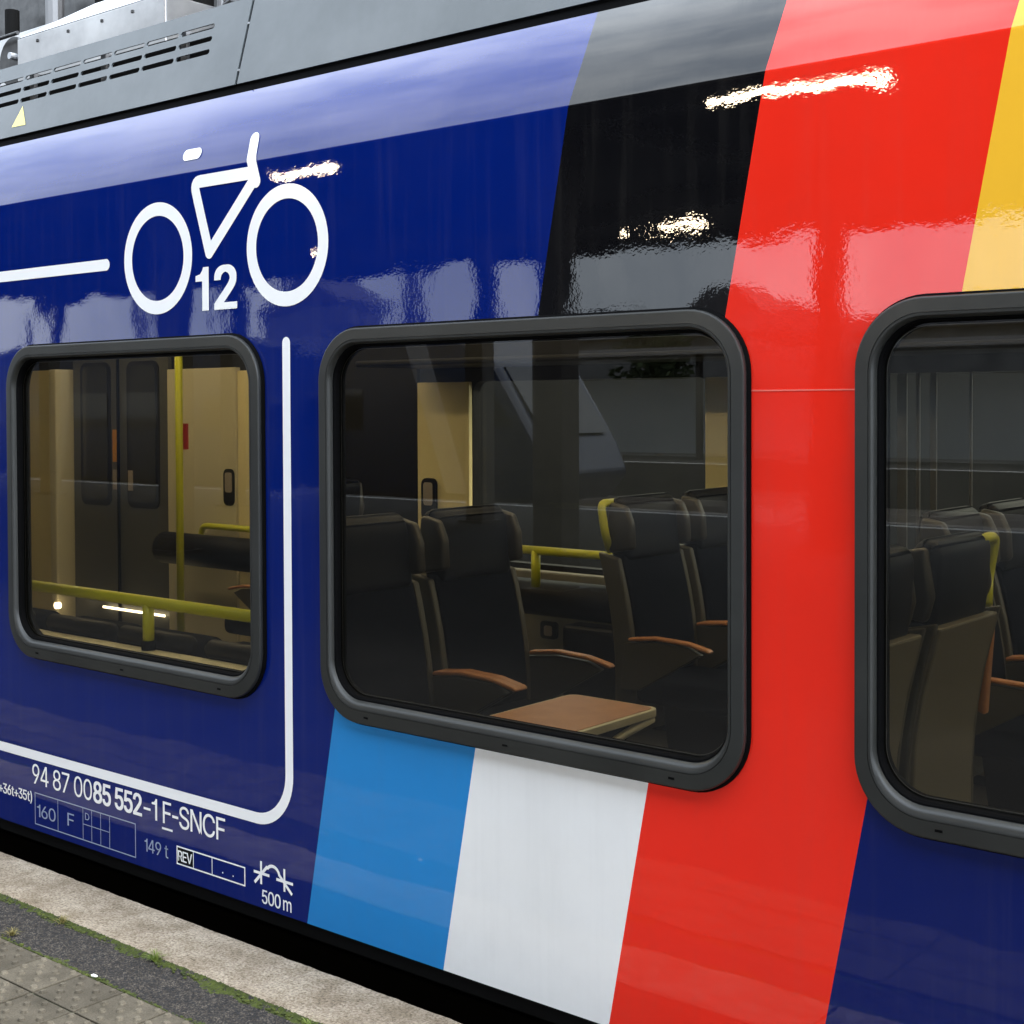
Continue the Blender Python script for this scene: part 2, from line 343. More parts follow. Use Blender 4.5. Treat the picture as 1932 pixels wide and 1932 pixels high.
# ---------------------------------------------------------------- markings
GL = json.loads('''{"0":[[[227,-7],[205,-6],[184,-2],[165,4],[147,13],[130,24],[115,38],[101,53],[89,71],[78,91],[69,113],[61,138],[55,164],[51,192],[49,222],[48,254],[49,286],[51,316],[55,344],[61,370],[69,395],[78,417],[89,437],[101,455],[115,471],[130,484],[147,496],[165,504],[184,511],[205,514],[227,516],[249,514],[269,511],[288,504],[306,496],[323,484],[338,471],[352,455],[364,437],[375,417],[384,395],[392,370],[398,344],[402,316],[404,286],[405,254],[404,222],[402,192],[398,164],[392,138],[384,113],[375,91],[364,71],[352,53],[339,38],[323,24],[307,13],[289,4],[269,-2],[249,-6]],[[227,50],[241,50],[255,53],[267,58],[279,65],[290,74],[300,84],[309,97],[317,111],[324,126],[330,144],[335,163],[339,183],[342,205],[343,229],[344,254],[343,279],[342,303],[339,325],[335,346],[330,365],[324,382],[317,398],[309,412],[300,425],[290,435],[279,444],[267,451],[255,456],[241,459],[227,460],[212,459],[198,456],[186,451],[174,444],[163,435],[153,425],[144,412],[136,398],[129,382],[123,365],[118,346],[114,325],[111,303],[110,279],[109,254],[110,229],[111,205],[114,183],[118,163],[123,144],[129,126],[136,111],[144,97],[153,84],[163,74],[174,65],[186,58],[198,53],[212,50]]],"1":[[[76,0],[76,55],[391,55],[391,0]],[[276,509],[276,0],[212,0],[212,448],[209,448],[86,358],[86,427],[198,509]]],"2":[[[64,0],[64,47],[234,229],[245,241],[256,252],[265,263],[274,273],[282,282],[289,292],[296,301],[302,309],[306,318],[311,327],[314,335],[317,344],[319,353],[320,362],[320,371],[320,382],[318,392],[316,402],[312,410],[308,419],[302,426],[296,433],[289,439],[282,444],[273,449],[264,453],[255,456],[245,458],[234,459],[224,460],[212,459],[201,458],[191,455],[181,452],[172,447],[164,442],[156,436],[150,429],[144,422],[139,413],[135,404],[131,395],[129,384],[127,373],[127,362],[66,362],[66,380],[69,397],[73,413],[79,428],[86,442],[95,456],[105,468],[117,478],[129,488],[143,496],[158,503],[174,509],[190,512],[207,515],[225,516],[243,515],[260,513],[276,509],[291,503],[306,497],[319,488],[332,479],[343,469],[352,458],[361,445],[368,432],[374,418],[378,403],[380,388],[381,372],[381,361],[379,350],[377,339],[375,328],[371,318],[366,307],[361,296],[354,284],[345,271],[336,259],[325,245],[313,230],[299,215],[284,198],[267,180],[153,60],[153,57],[389,57],[389,0]]],"3":[[[218,-7],[200,-6],[182,-4],[165,-1],[148,4],[133,10],[118,17],[104,25],[92,35],[80,46],[70,57],[62,70],[55,84],[49,99],[46,115],[44,132],[109,132],[111,122],[113,112],[117,103],[121,95],[126,87],[133,80],[140,74],[148,68],[156,63],[165,59],[175,56],[185,53],[196,51],[207,50],[219,50],[231,50],[243,52],[254,54],[265,57],[275,61],[285,66],[293,71],[301,78],[308,85],[315,93],[320,102],[324,111],[327,122],[329,133],[329,145],[329,156],[327,166],[324,177],[321,187],[316,196],[310,205],[303,213],[295,221],[285,228],[275,234],[263,239],[249,242],[235,245],[219,247],[201,248],[157,248],[157,299],[288,448],[288,452],[70,452],[70,509],[372,509],[372,461],[211,278],[211,289],[233,290],[254,290],[273,287],[291,282],[308,276],[324,268],[338,258],[350,248],[361,236],[371,222],[379,208],[385,193],[389,178],[392,162],[393,145],[392,127],[389,111],[385,95],[379,80],[370,66],[361,53],[350,41],[337,30],[324,21],[309,12],[292,6],[275,0],[257,-4],[238,-6]]],"4":[[[40,105],[40,158],[247,509],[311,509],[109,166],[109,163],[413,163],[413,105]],[[282,0],[282,121],[282,146],[282,318],[343,318],[343,0]]],"5":[[[221,-7],[203,-6],[186,-4],[170,0],[155,5],[140,11],[126,19],[114,28],[102,37],[92,48],[83,60],[75,73],[69,86],[64,100],[61,115],[60,130],[122,130],[124,121],[126,113],[129,104],[133,96],[138,89],[144,82],[150,76],[157,70],[165,65],[173,60],[182,57],[191,54],[201,52],[211,50],[221,50],[233,50],[245,52],[256,55],[266,59],[276,64],[285,71],[294,78],[301,86],[308,95],[314,104],[319,115],[323,126],[326,137],[327,149],[328,162],[327,175],[325,187],[323,199],[319,210],[314,221],[307,231],[301,240],[293,248],[284,256],[275,262],[264,267],[254,272],[242,275],[230,276],[218,277],[208,277],[197,276],[187,274],[177,271],[167,268],[158,265],[149,261],[141,256],[134,251],[128,246],[67,253],[96,509],[366,509],[366,452],[151,452],[134,301],[136,301],[143,307],[151,312],[159,317],[168,321],[178,325],[187,328],[198,330],[208,332],[219,333],[229,334],[243,333],[256,332],[269,329],[282,325],[294,321],[305,315],[316,309],[326,302],[336,294],[345,285],[353,276],[361,266],[368,255],[374,243],[379,231],[383,218],[387,205],[389,192],[390,178],[391,163],[390,144],[387,126],[383,108],[377,91],[369,76],[359,61],[349,48],[337,35],[323,25],[309,15],[293,7],[276,1],[259,-3],[240,-6]]],"6":[[[226,-7],[208,-6],[190,-3],[173,1],[157,7],[142,15],[128,24],[115,35],[104,47],[94,60],[84,74],[77,90],[71,107],[67,124],[64,143],[64,162],[64,177],[66,192],[69,207],[74,223],[80,239],[87,256],[97,275],[108,295],[122,317],[137,340],[252,509],[322,509],[151,261],[145,261],[148,267],[152,272],[156,278],[160,283],[165,288],[170,292],[176,297],[182,300],[189,304],[196,307],[203,310],[210,312],[218,313],[226,314],[235,314],[253,313],[270,311],[286,307],[302,302],[316,295],[329,286],[341,277],[352,266],[361,253],[370,240],[377,225],[382,210],[386,193],[388,176],[389,157],[388,138],[385,121],[381,104],[375,88],[368,73],[359,58],[348,45],[337,34],[324,23],[310,14],[295,7],[279,1],[262,-3],[245,-6]],[[226,48],[238,49],[249,51],[259,54],[269,58],[279,63],[287,69],[295,76],[302,83],[309,92],[314,101],[319,111],[323,122],[325,133],[327,145],[327,157],[327,170],[325,181],[323,193],[319,203],[314,213],[309,223],[302,231],[295,239],[287,246],[279,251],[269,256],[259,260],[249,263],[238,265],[226,265],[215,265],[204,263],[193,260],[183,257],[174,252],[165,246],[157,239],[150,231],[144,223],[138,214],[133,204],[130,193],[127,182],[125,171],[125,158],[125,146],[127,134],[130,123],[133,112],[138,102],[144,92],[150,83],[157,76],[165,69],[174,63],[183,58],[193,54],[204,51],[215,49]]],"7":[[[97,0],[323,448],[323,452],[62,452],[62,509],[391,509],[391,449],[165,0]]],"8":[[[226,-7],[206,-6],[187,-4],[169,0],[152,5],[136,11],[121,19],[107,28],[95,38],[84,50],[74,62],[66,75],[60,89],[55,104],[53,119],[52,135],[52,148],[54,160],[57,172],[60,184],[65,195],[71,206],[77,216],[84,225],[92,233],[101,241],[110,248],[120,254],[131,258],[141,262],[153,265],[153,267],[138,272],[125,278],[113,286],[102,296],[93,308],[85,321],[78,335],[74,349],[71,364],[70,380],[71,396],[74,410],[78,424],[83,437],[90,450],[99,462],[109,472],[120,482],[132,490],[146,498],[160,504],[176,509],[192,513],[209,515],[226,516],[244,515],[261,513],[277,509],[292,504],[306,498],[319,490],[332,482],[343,472],[353,462],[361,450],[369,437],[374,424],[378,410],[381,396],[382,380],[381,364],[378,349],[374,335],[367,321],[359,308],[350,296],[339,286],[327,278],[314,272],[300,267],[300,265],[311,262],[322,258],[332,254],[342,248],[351,241],[360,233],[368,225],[375,216],[382,206],[387,195],[392,184],[396,172],[399,160],[400,148],[401,135],[400,119],[397,104],[393,89],[387,75],[378,62],[369,50],[358,38],[346,28],[332,19],[317,11],[301,5],[284,0],[265,-4],[246,-6]],[[226,49],[240,50],[252,51],[264,53],[275,56],[285,60],[294,65],[303,71],[310,77],[317,84],[323,91],[328,100],[332,109],[334,118],[336,128],[337,139],[336,150],[334,160],[331,170],[327,180],[322,189],[316,197],[309,204],[301,211],[292,217],[283,223],[273,227],[262,231],[250,233],[239,235],[226,235],[214,235],[202,233],[190,231],[179,227],[169,223],[160,217],[151,211],[143,204],[136,197],[130,189],[125,180],[121,170],[118,160],[116,150],[115,139],[116,128],[118,118],[120,109],[124,100],[129,91],[135,84],[142,77],[149,71],[158,65],[167,60],[178,56],[189,53],[201,51],[213,50]],[[226,290],[237,290],[247,291],[257,293],[266,296],[274,300],[282,305],[289,310],[296,316],[302,323],[307,330],[311,339],[315,347],[317,356],[319,366],[319,376],[319,386],[317,395],[315,404],[312,412],[308,420],[303,427],[297,434],[290,440],[283,445],[275,449],[266,453],[257,456],[247,458],[237,459],[226,460],[215,459],[205,458],[195,456],[186,453],[177,449],[169,445],[162,440],[155,434],[150,427],[145,420],[140,412],[137,404],[135,395],[133,386],[133,376],[133,366],[135,356],[137,347],[140,339],[145,330],[150,323],[156,316],[162,310],[170,305],[178,300],[186,296],[196,293],[205,291],[216,290]]],"9":[[[226,516],[245,515],[262,512],[279,508],[295,502],[310,494],[324,485],[337,474],[349,462],[359,449],[368,434],[375,419],[381,402],[386,384],[388,366],[389,347],[388,332],[386,317],[383,302],[378,286],[373,270],[365,253],[356,234],[344,214],[331,192],[315,168],[200,0],[130,0],[301,248],[307,248],[304,242],[301,236],[297,231],[292,226],[287,221],[282,216],[276,212],[270,208],[264,205],[257,202],[250,199],[242,197],[234,196],[226,195],[218,195],[200,195],[183,198],[167,202],[151,207],[137,214],[124,222],[112,232],[101,243],[91,255],[83,269],[76,283],[71,299],[67,316],[64,333],[64,352],[64,370],[67,388],[71,405],[77,421],[85,436],[94,450],[104,463],[116,475],[128,485],[143,494],[158,502],[174,508],[190,512],[208,515]],[[226,460],[215,460],[204,458],[193,455],[184,451],[174,446],[165,440],[157,433],[150,425],[144,417],[138,407],[134,397],[130,387],[127,375],[126,364],[125,352],[126,339],[127,327],[130,316],[134,306],[138,295],[144,286],[150,278],[157,270],[165,263],[174,257],[184,252],[193,248],[204,246],[215,244],[226,243],[238,244],[249,246],[259,248],[269,252],[279,257],[287,263],[295,270],[302,277],[309,286],[314,295],[319,305],[323,315],[325,327],[327,338],[327,350],[327,363],[325,375],[323,386],[319,397],[314,407],[309,417],[303,425],[295,433],[287,440],[279,446],[269,451],[259,455],[249,458],[238,460]]],"F":[[[60,0],[60,509],[369,509],[369,452],[125,452],[125,278],[346,278],[346,221],[125,221],[125,0]]],"S":[[[224,-9],[202,-8],[182,-6],[162,-2],[144,3],[128,9],[112,17],[98,26],[85,36],[74,48],[64,60],[56,74],[49,88],[44,103],[40,120],[38,137],[104,137],[106,125],[109,115],[112,105],[117,96],[123,88],[130,80],[138,74],[147,68],[156,63],[166,59],[177,55],[188,53],[200,51],[212,50],[224,49],[237,50],[250,51],[263,53],[275,56],[286,60],[296,65],[306,71],[315,77],[323,84],[329,92],[335,100],[340,109],[343,119],[345,129],[346,139],[345,149],[343,157],[341,165],[337,172],[332,179],[326,185],[320,190],[313,195],[305,200],[296,205],[287,208],[277,212],[267,216],[256,219],[245,222],[184,239],[160,247],[138,256],[118,266],[101,277],[86,289],[74,303],[64,318],[57,335],[53,353],[52,372],[53,389],[56,405],[60,420],[67,434],[75,448],[85,460],[96,471],[109,481],[122,490],[138,498],[154,504],[171,509],[189,513],[208,515],[227,516],[247,515],[266,513],[283,509],[300,504],[316,498],[331,490],[344,481],[357,471],[367,461],[377,449],[385,436],[392,422],[396,408],[399,393],[401,378],[337,378],[335,393],[330,406],[323,418],[313,428],[302,437],[289,445],[275,451],[259,455],[243,458],[225,459],[212,458],[200,457],[188,455],[178,452],[167,448],[158,443],[149,438],[141,432],[135,425],[129,418],[124,411],[120,402],[117,394],[116,385],[115,376],[116,366],[118,356],[121,348],[125,340],[131,334],[138,327],[145,322],[152,317],[161,312],[169,308],[178,305],[187,301],[196,298],[204,296],[212,293],[264,279],[273,277],[282,274],[292,271],[302,267],[312,264],[321,259],[331,255],[341,249],[350,244],[359,238],[367,231],[375,224],[382,215],[389,207],[395,198],[399,187],[403,177],[406,165],[408,152],[408,139],[407,122],[405,107],[400,92],[394,77],[386,64],[377,51],[366,39],[353,28],[339,19],[323,11],[306,4],[288,-2],[268,-6],[246,-8]]],"N":[[[60,0],[60,509],[136,509],[343,183],[347,177],[350,172],[354,165],[358,158],[363,151],[367,143],[372,134],[377,125],[382,116],[388,107],[393,97],[398,87],[403,76],[409,66],[414,55],[405,54],[404,65],[403,76],[402,87],[401,98],[401,108],[400,119],[400,129],[400,139],[399,148],[399,157],[399,195],[399,509],[463,509],[463,0],[387,0],[202,290],[197,298],[192,306],[187,314],[182,322],[177,331],[172,340],[167,349],[161,359],[154,370],[148,381],[108,452],[119,454],[122,384],[123,371],[123,359],[124,348],[124,338],[124,328],[125,319],[125,311],[125,303],[125,297],[125,291],[125,0]]],"C":[[[267,-7],[242,-6],[217,-2],[194,5],[171,13],[150,25],[131,39],[113,55],[97,73],[82,93],[70,115],[59,140],[51,166],[45,193],[41,223],[40,254],[41,285],[45,315],[51,343],[59,369],[70,393],[82,415],[97,436],[113,454],[131,470],[150,484],[171,495],[194,504],[217,510],[242,514],[267,516],[283,515],[298,514],[312,511],[326,508],[340,504],[354,499],[367,494],[379,487],[391,479],[402,471],[413,462],[423,452],[432,442],[440,430],[448,418],[455,406],[461,392],[466,378],[470,364],[473,348],[408,348],[406,359],[403,368],[399,378],[394,386],[389,395],[384,402],[378,409],[372,416],[365,423],[357,428],[350,434],[341,438],[333,442],[324,446],[315,449],[306,451],[297,453],[287,455],[277,456],[267,456],[249,455],[231,452],[215,447],[199,441],[184,432],[169,422],[156,410],[145,396],[134,381],[125,364],[117,345],[111,325],[107,303],[104,279],[103,254],[104,229],[107,206],[111,184],[117,163],[125,145],[134,127],[145,112],[157,98],[170,87],[184,76],[199,68],[215,61],[232,57],[249,54],[267,53],[277,53],[287,54],[297,55],[306,57],[315,60],[324,63],[333,67],[341,71],[350,75],[357,81],[365,86],[372,93],[378,99],[384,107],[389,114],[394,123],[399,131],[403,141],[406,150],[408,160],[473,160],[470,145],[466,131],[461,117],[455,103],[448,91],[440,79],[432,67],[423,57],[413,47],[402,38],[391,30],[379,22],[367,15],[354,10],[341,5],[327,0],[312,-3],[298,-5],[283,-6]]],"t":[[[204,379],[204,327],[6,327],[6,379]],[[65,471],[126,471],[126,98],[126,88],[128,80],[130,73],[132,66],[136,61],[141,57],[146,54],[153,52],[161,50],[170,50],[185,51],[202,54],[213,2],[209,1],[205,0],[201,-1],[197,-2],[192,-3],[187,-3],[182,-4],[178,-4],[173,-4],[168,-4],[150,-3],[133,0],[117,5],[104,12],[92,21],[82,32],[75,45],[69,59],[66,75],[65,93]]],"m":[[[53,0],[53,379],[112,379],[112,295],[108,295],[111,307],[115,318],[120,328],[126,337],[132,346],[140,354],[147,360],[155,366],[163,372],[172,376],[181,380],[190,383],[200,385],[209,386],[219,386],[235,385],[250,382],[264,377],[276,370],[287,361],[297,350],[305,338],[312,325],[317,310],[321,295],[312,295],[316,306],[320,316],[325,326],[330,335],[337,343],[345,351],[353,358],[361,364],[371,370],[381,375],[391,379],[402,382],[413,384],[425,386],[437,386],[450,386],[462,384],[474,381],[486,377],[497,372],[508,365],[517,358],[526,349],[534,339],[541,328],[546,316],[551,303],[554,288],[556,272],[557,255],[557,0],[496,0],[496,254],[495,269],[492,283],[487,295],[481,305],[473,313],[463,319],[453,324],[442,328],[431,330],[419,330],[409,330],[399,329],[390,327],[382,324],[374,320],[367,315],[361,310],[355,304],[350,297],[345,290],[342,282],[339,274],[337,266],[336,257],[335,247],[335,0],[274,0],[274,260],[273,272],[271,283],[267,293],[261,303],[253,311],[244,318],[234,323],[224,327],[212,330],[199,330],[191,330],[182,329],[174,327],[166,324],[158,320],[150,316],[143,310],[137,304],[131,297],[126,289],[121,281],[118,271],[116,261],[114,250],[114,238],[114,0]]],"-":[[[337,244],[337,188],[114,188],[114,244]]],"+":[[[198,34],[198,364],[255,364],[255,34]],[[61,172],[61,226],[391,226],[391,172]]],")":[[[37,-96],[49,-72],[59,-48],[69,-25],[78,-3],[86,18],[93,39],[99,59],[105,78],[109,98],[113,116],[116,135],[119,153],[120,171],[122,189],[122,207],[121,227],[120,248],[118,269],[115,291],[112,313],[107,336],[102,359],[96,382],[90,405],[82,428],[75,451],[66,474],[57,496],[47,518],[37,539],[97,539],[107,522],[116,503],[125,484],[134,463],[142,441],[149,418],[156,395],[162,372],[168,348],[173,323],[177,299],[180,275],[182,252],[184,229],[184,207],[183,176],[180,145],[176,115],[170,84],[161,53],[152,23],[140,-7],[127,-37],[113,-67],[97,-96]]],"R":[[[60,0],[60,509],[236,509],[259,508],[280,505],[299,501],[317,496],[333,489],[348,480],[361,470],[372,459],[382,447],[390,433],[397,419],[403,403],[406,387],[409,370],[409,352],[409,334],[406,317],[403,301],[397,286],[390,271],[382,258],[372,246],[361,235],[348,226],[333,217],[317,210],[299,205],[279,201],[258,198],[236,198],[96,198],[96,255],[234,255],[249,256],[263,257],[276,259],[287,263],[298,267],[307,272],[315,278],[322,285],[329,292],[334,300],[338,309],[341,319],[343,329],[345,340],[345,352],[345,364],[343,375],[341,386],[338,395],[334,405],[329,413],[322,421],[315,428],[307,434],[298,440],[287,444],[275,448],[262,450],[248,452],[233,452],[125,452],[125,0]],[[353,0],[230,229],[303,229],[428,0]]],"E":[[[60,0],[60,509],[372,509],[372,452],[125,452],[125,286],[355,286],[355,229],[125,229],[125,57],[375,57],[375,0]]],"V":[[[204,0],[16,509],[84,509],[192,206],[196,195],[200,183],[205,169],[210,154],[215,137],[221,119],[227,100],[234,78],[241,55],[248,31],[235,31],[242,56],[249,79],[255,101],[261,120],[267,138],[272,154],[277,169],[282,183],[286,195],[290,206],[395,509],[463,509],[278,0]]],"D":[[[219,0],[96,0],[96,57],[215,57],[239,58],[261,61],[282,66],[301,72],[318,81],[333,91],[347,103],[360,117],[370,132],[379,149],[386,168],[392,187],[396,209],[398,231],[399,255],[398,279],[396,302],[392,323],[386,342],[379,361],[370,377],[360,392],[348,406],[335,418],[320,428],[303,437],[285,443],[265,448],[244,451],[221,452],[93,452],[93,509],[225,509],[254,507],[281,504],[307,498],[331,489],[353,478],[373,465],[391,450],[407,432],[421,413],[433,391],[444,367],[451,342],[457,315],[460,286],[462,255],[460,224],[457,195],[451,168],[443,142],[433,119],[421,97],[406,77],[390,60],[371,44],[351,31],[328,20],[303,11],[277,5],[249,1]],[[125,509],[125,0],[60,0],[60,509]]]}''')
GL['1'] = [[(205, 0), (268, 0), (268, 512), (222, 512), (205, 470), (170, 428), (95, 410), (95, 366), (205, 366)]]
GL['4'] = [[(262, 0), (326, 0), (326, 112), (398, 112), (398, 166), (326, 166), (326, 512), (248, 512), (36, 172), (36, 112), (262, 112)], [(262, 166), (262, 425), (102, 166)]]
GL['D'] = [[(60, 0), (212, 0)]+[(212+200*math.sin(a), 256-256*math.cos(a)) for a in [math.pi*i/12 for i in range(1, 12)]]+[(212, 512), (60, 512)], [(126, 62), (126, 450), (212, 450)]+[(212+138*math.sin(a), 256+194*math.cos(a)) for a in [math.pi*i/12 for i in range(1, 12)]]+[(212, 62)]]
def flatpart(name, loops_list, m, parent=None, y=-.0012, offset=0, lab=None):
    big = bmesh.new(); k = 0
    for loops in loops_list:
        b = fill(loops, offset)
        for v in b.verts: v.co.y -= k*.00012
        bmesh.ops.bisect_plane(b, geom=b.verts[:]+b.edges[:]+b.faces[:], plane_co=(0, 0, ZK), plane_no=(0, 0, 1))
        me = bpy.data.meshes.new('t'); b.to_mesh(me); b.free(); big.from_mesh(me); bpy.data.meshes.remove(me); k += 1
    for v in big.verts: v.co.y += lean(v.co.z)+y
    o = part(name, big, m, parent, flip=True)
    if lab: o['label'] = lab
    return o
def ribbon(pts, wd, closed=False, caps=True):
    """outline(s) of a stroke of width wd along a 2-D path"""
    P = [Vector(p_) for p_ in pts]; n = len(P); L, Rr = [], []
    for i in range(n):
        if closed: a, c = P[i-1], P[(i+1) % n]
        else: a, c = P[max(i-1, 0)], P[min(i+1, n-1)]
        d1 = (P[i]-a).normalized() if (P[i]-a).length > 1e-9 else (c-P[i]).normalized()
        d2 = (c-P[i]).normalized() if (c-P[i]).length > 1e-9 else d1
        t_ = (d1+d2).normalized(); nn = Vector((-t_.y, t_.x)); k = 1/max(.3, nn.dot(Vector((-d1.y, d1.x))))
        L.append(P[i]+nn*wd/2*k); Rr.append(P[i]-nn*wd/2*k)
    if closed: return [[tuple(v) for v in L], [tuple(v) for v in Rr]]
    out_ = [tuple(v) for v in L]
    if caps:
        d = (P[-1]-P[-2]).normalized(); a0 = math.atan2(d.y, d.x)
        for i in range(1, 10): a = a0+math.pi/2-math.pi*i/10; out_.append((P[-1].x+math.cos(a)*wd/2, P[-1].y+math.sin(a)*wd/2))
    out_ += [tuple(v) for v in Rr[::-1]]
    if caps:
        d = (P[0]-P[1]).normalized(); a0 = math.atan2(d.y, d.x)
        for i in range(1, 10): a = a0+math.pi/2-math.pi*i/10; out_.append((P[0].x+math.cos(a)*wd/2, P[0].y+math.sin(a)*wd/2))
    return [out_]
def circ(cx, cz, r, n=64): return [(cx+r*math.cos(2*math.pi*i/n), cz+r*math.sin(2*math.pi*i/n)) for i in range(n)]
def arc2(pts, r, k=8):
    return [(v.x, v.y) for v in arcpath([Vector((a, b, 0)) for a, b in pts], r, k)]
def lettering(name, runs, m, parent=None, lab=None, gap=62):
    """runs: (text, x0, x1, z0, cap height, weight offset)"""
    LL = []; big = None; objs = bmesh.new()
    for txt, x0, x1, z0, h, wt in runs:
        adv = 0; pl = []
        for ch in txt:
            if ch == ' ': adv += 150; continue
            if ch == '.': pl.append(([[(0, 0), (70, 0), (70, 75), (0, 75)]], adv, 0)); adv += 70+gap; continue
            g = GL[ch]; mn = min(p_[0] for s in g for p_ in s); mxx = max(p_[0] for s in g for p_ in s)
            pl.append((g, adv-mn, 0)); adv += mxx-mn+(gap*.75 if ch in '-+' else gap)
        adv -= gap; sc_x = (x1-x0)/adv; sc_z = h/512.
        for g, dx, _ in pl:
            sh = [(0, 0)] if wt == 0 else [(-wt, wt*.5), (wt, wt*.5), (-wt, -wt*.5), (wt, -wt*.5), (0, 0)]
            for li, (ax, az) in enumerate(sh):
                b = fill([[(x0+(px+dx)*sc_x+ax, z0+pz*sc_z+az) for px, pz in s] for s in g])
                for v in b.verts: v.co.y = -.0013-.00008*li
                me = bpy.data.meshes.new('t'); b.to_mesh(me); b.free(); objs.from_mesh(me); bpy.data.meshes.remove(me)
    o = part(name, objs, m, parent, flip=True)
    if lab: o['label'] = lab
    return o
# bicycle pictogram
bike = flatpart('bicycle_symbol', [
    [circ(-3.7645, 1.980, .179), circ(-3.7645, 1.980, .136)],
    [circ(-3.1425, 1.9755, .179), circ(-3.1425, 1.9755, .136)],
    ribbon(arc2([(-3.50, 2.203), (-3.574, 2.203), (-3.536, 2.087)], .032, 7), .039), ribbon([(-3.557, 2.15), (-3.500, 1.980)], .039),
    ribbon([(-3.500, 1.980), (-3.287, 2.180)], .039), ribbon([(-3.51, 2.203), (-3.29, 2.203)], .039),
    ribbon([(-3.276, 2.176), (-3.300, 2.250), (-3.303, 2.308)], .040),
    ribbon([(-3.628, 2.296), (-3.572, 2.296)], .036)], decal, lab='white bicycle symbol with the number 12')
lettering('coach_space_number', [('12', -3.562, -3.375, 1.805, .128, .0068)], decal, gap=135)
vx = -3.147
pth = [(-9.5, 1.9785), (-4.045, 1.9785)]
flatpart('outline_stripe', [ribbon(pth, .038)], decal, lab='white line above the first window')
pth2 = [(-9.5, .2600)]+[(vx-.150+.150*math.cos(a), .2600+.150+.150*math.sin(a)) for a in [math.radians(-90+90*i/14) for i in range(15)]]+[(vx, 1.690)]
flatpart('outline_stripe', [ribbon(pth2, .034)], decal, lab='white rounded line beside and below the first window')
num = lettering('running_number', [('94 87 00', -4.530, -4.160, .1575, .071, 0), ('85 552', -4.150, -3.878, .1575, .071, .0026), ('-1', -3.866, -3.793, .1575, .071, 0),
    ('F-SNCF', -3.762, -3.447, .1575, .071, .0004)], decal, gap=50)
flatpart('letter_underline', [ribbon([(-3.768, .1400), (-3.712, .1400)], .007, caps=False)], decal)
lettering('axle_load_lettering', [('36t+36t+35t)', -4.832, -4.534, .088, .036, .0009)], decal, gap=45)
def rect_lines(x0, x1, z0, z1, wd): return [[[(x0, z0), (x1, z0), (x1, z1), (x0, z1)], [(x0+wd, z0+wd), (x1-wd, z0+wd), (x1-wd, z1-wd), (x0+wd, z1-wd)]]]
def vl(x, z0, z1, wd=.0028): return [[(x-wd/2, z0), (x+wd/2, z0), (x+wd/2, z1), (x-wd/2, z1)]]
T1 = rect_lines(-4.516, -3.911, .012, .127, .0036)+[vl(-4.369, .0156, .1234), vl(-4.215, .0156, .1234), vl(-4.163, .0156, .1234), vl(-4.110, .0156, .1234), vl(-4.058, .0156, .1234)]
T1 += [[[(-4.2136, .068), (-4.0594, .068), (-4.0594, .0705), (-4.2136, .0705)]]]
flatpart('speed_table_lines', T1, decal_dim, lab='thin white table lines with speed and brake letters')
lettering('speed_table_lettering', [('160', -4.502, -4.384, .042, .045, 0)], decal_dim, gap=55)
lettering('speed_table_lettering', [('F', -4.310, -4.270, .046, .045, 0)], decal_dim)
lettering('speed_table_lettering', [('D', -4.203, -4.177, .086, .024, 0)], decal_dim)
lettering('weight_lettering', [('149 t', -3.863, -3.736, .046, .043, 0)], decal_dim, gap=45)
T2 = rect_lines(-3.692, -3.352, .038, .098, .0046)+[vl(-3.606, .0426, .0934, .0032), vl(-3.512, .0426, .0934, .0032)]
flatpart('inspection_table_lines', T2, decal)
flatpart('inspection_label_ground', [[[(-3.6865, .044), (-3.6085, .044), (-3.6085, .0925), (-3.6865, .0925)]]], decal_black, y=-.0008)
lettering('inspection_lettering', [('REV', -3.684, -3.613, .051, .033, .0009)], decal, gap=38)
for x in (-3.462, -3.412): lettering('inspection_lettering', [('.', x, x+.004, .056, .030, 0)], decal)
ic = []
ar = [(-3.290+.0, .088)]
import math as _m
ic += [ribbon([(-3.278, .062), (-3.278, .132)], .0085, caps=False), ribbon([(-3.312, .095), (-3.240, .095)], .0085, caps=False),
       ribbon([(-3.308, .062), (-3.252, .118)]+[(-3.224+.030*_m.cos(a), .100+.027*_m.sin(a)) for a in [_m.radians(140-130*i/10) for i in range(11)]], .0095, caps=False),
       ribbon([(-3.172, .062), (-3.172, .130)], .0085, caps=False), ribbon([(-3.208, .092), (-3.134, .092)], .0085, caps=False), ribbon([(-3.196, .108), (-3.138, .060)], .0095, caps=False)]
flatpart('coupling_symbol', ic, decal)
lettering('radius_lettering', [('500', -3.274, -3.190, .006, .041, .0006), ('m', -3.178, -3.142, .006, .041, .0006)], decal, gap=48)
bm = bx(-1.598, -1.334, -.0012, -.0004, 1.532, 1.535); part('panel_seam', bm, seamline)
# ---------------------------------------------------------------- roof equipment
def roofbox(name, x0, x1, y0, y1, z0, z1, cut, m=alu, lab=None, topm=alu_edge):
    pts = [(x0, z0), (x1, z0), (x1, z1), (x0+cut, z1), (x0, z1-cut*.3)]
    r_ = part(name, prism([(x0, z0), (x1, z0), (x1, z1), (x0, z1)], y0, y1, bev=.006), m)
    if lab: r_['label'] = lab
    return r_
rb = part('roof_equipment_case', prism([(-5.075, 2.476), (-4.118, 2.476), (-4.118, 2.96), (-5.075, 2.96)], .30, .95, bev=.004), alu); rb['label'] = 'silver sheet metal equipment case on the roof'
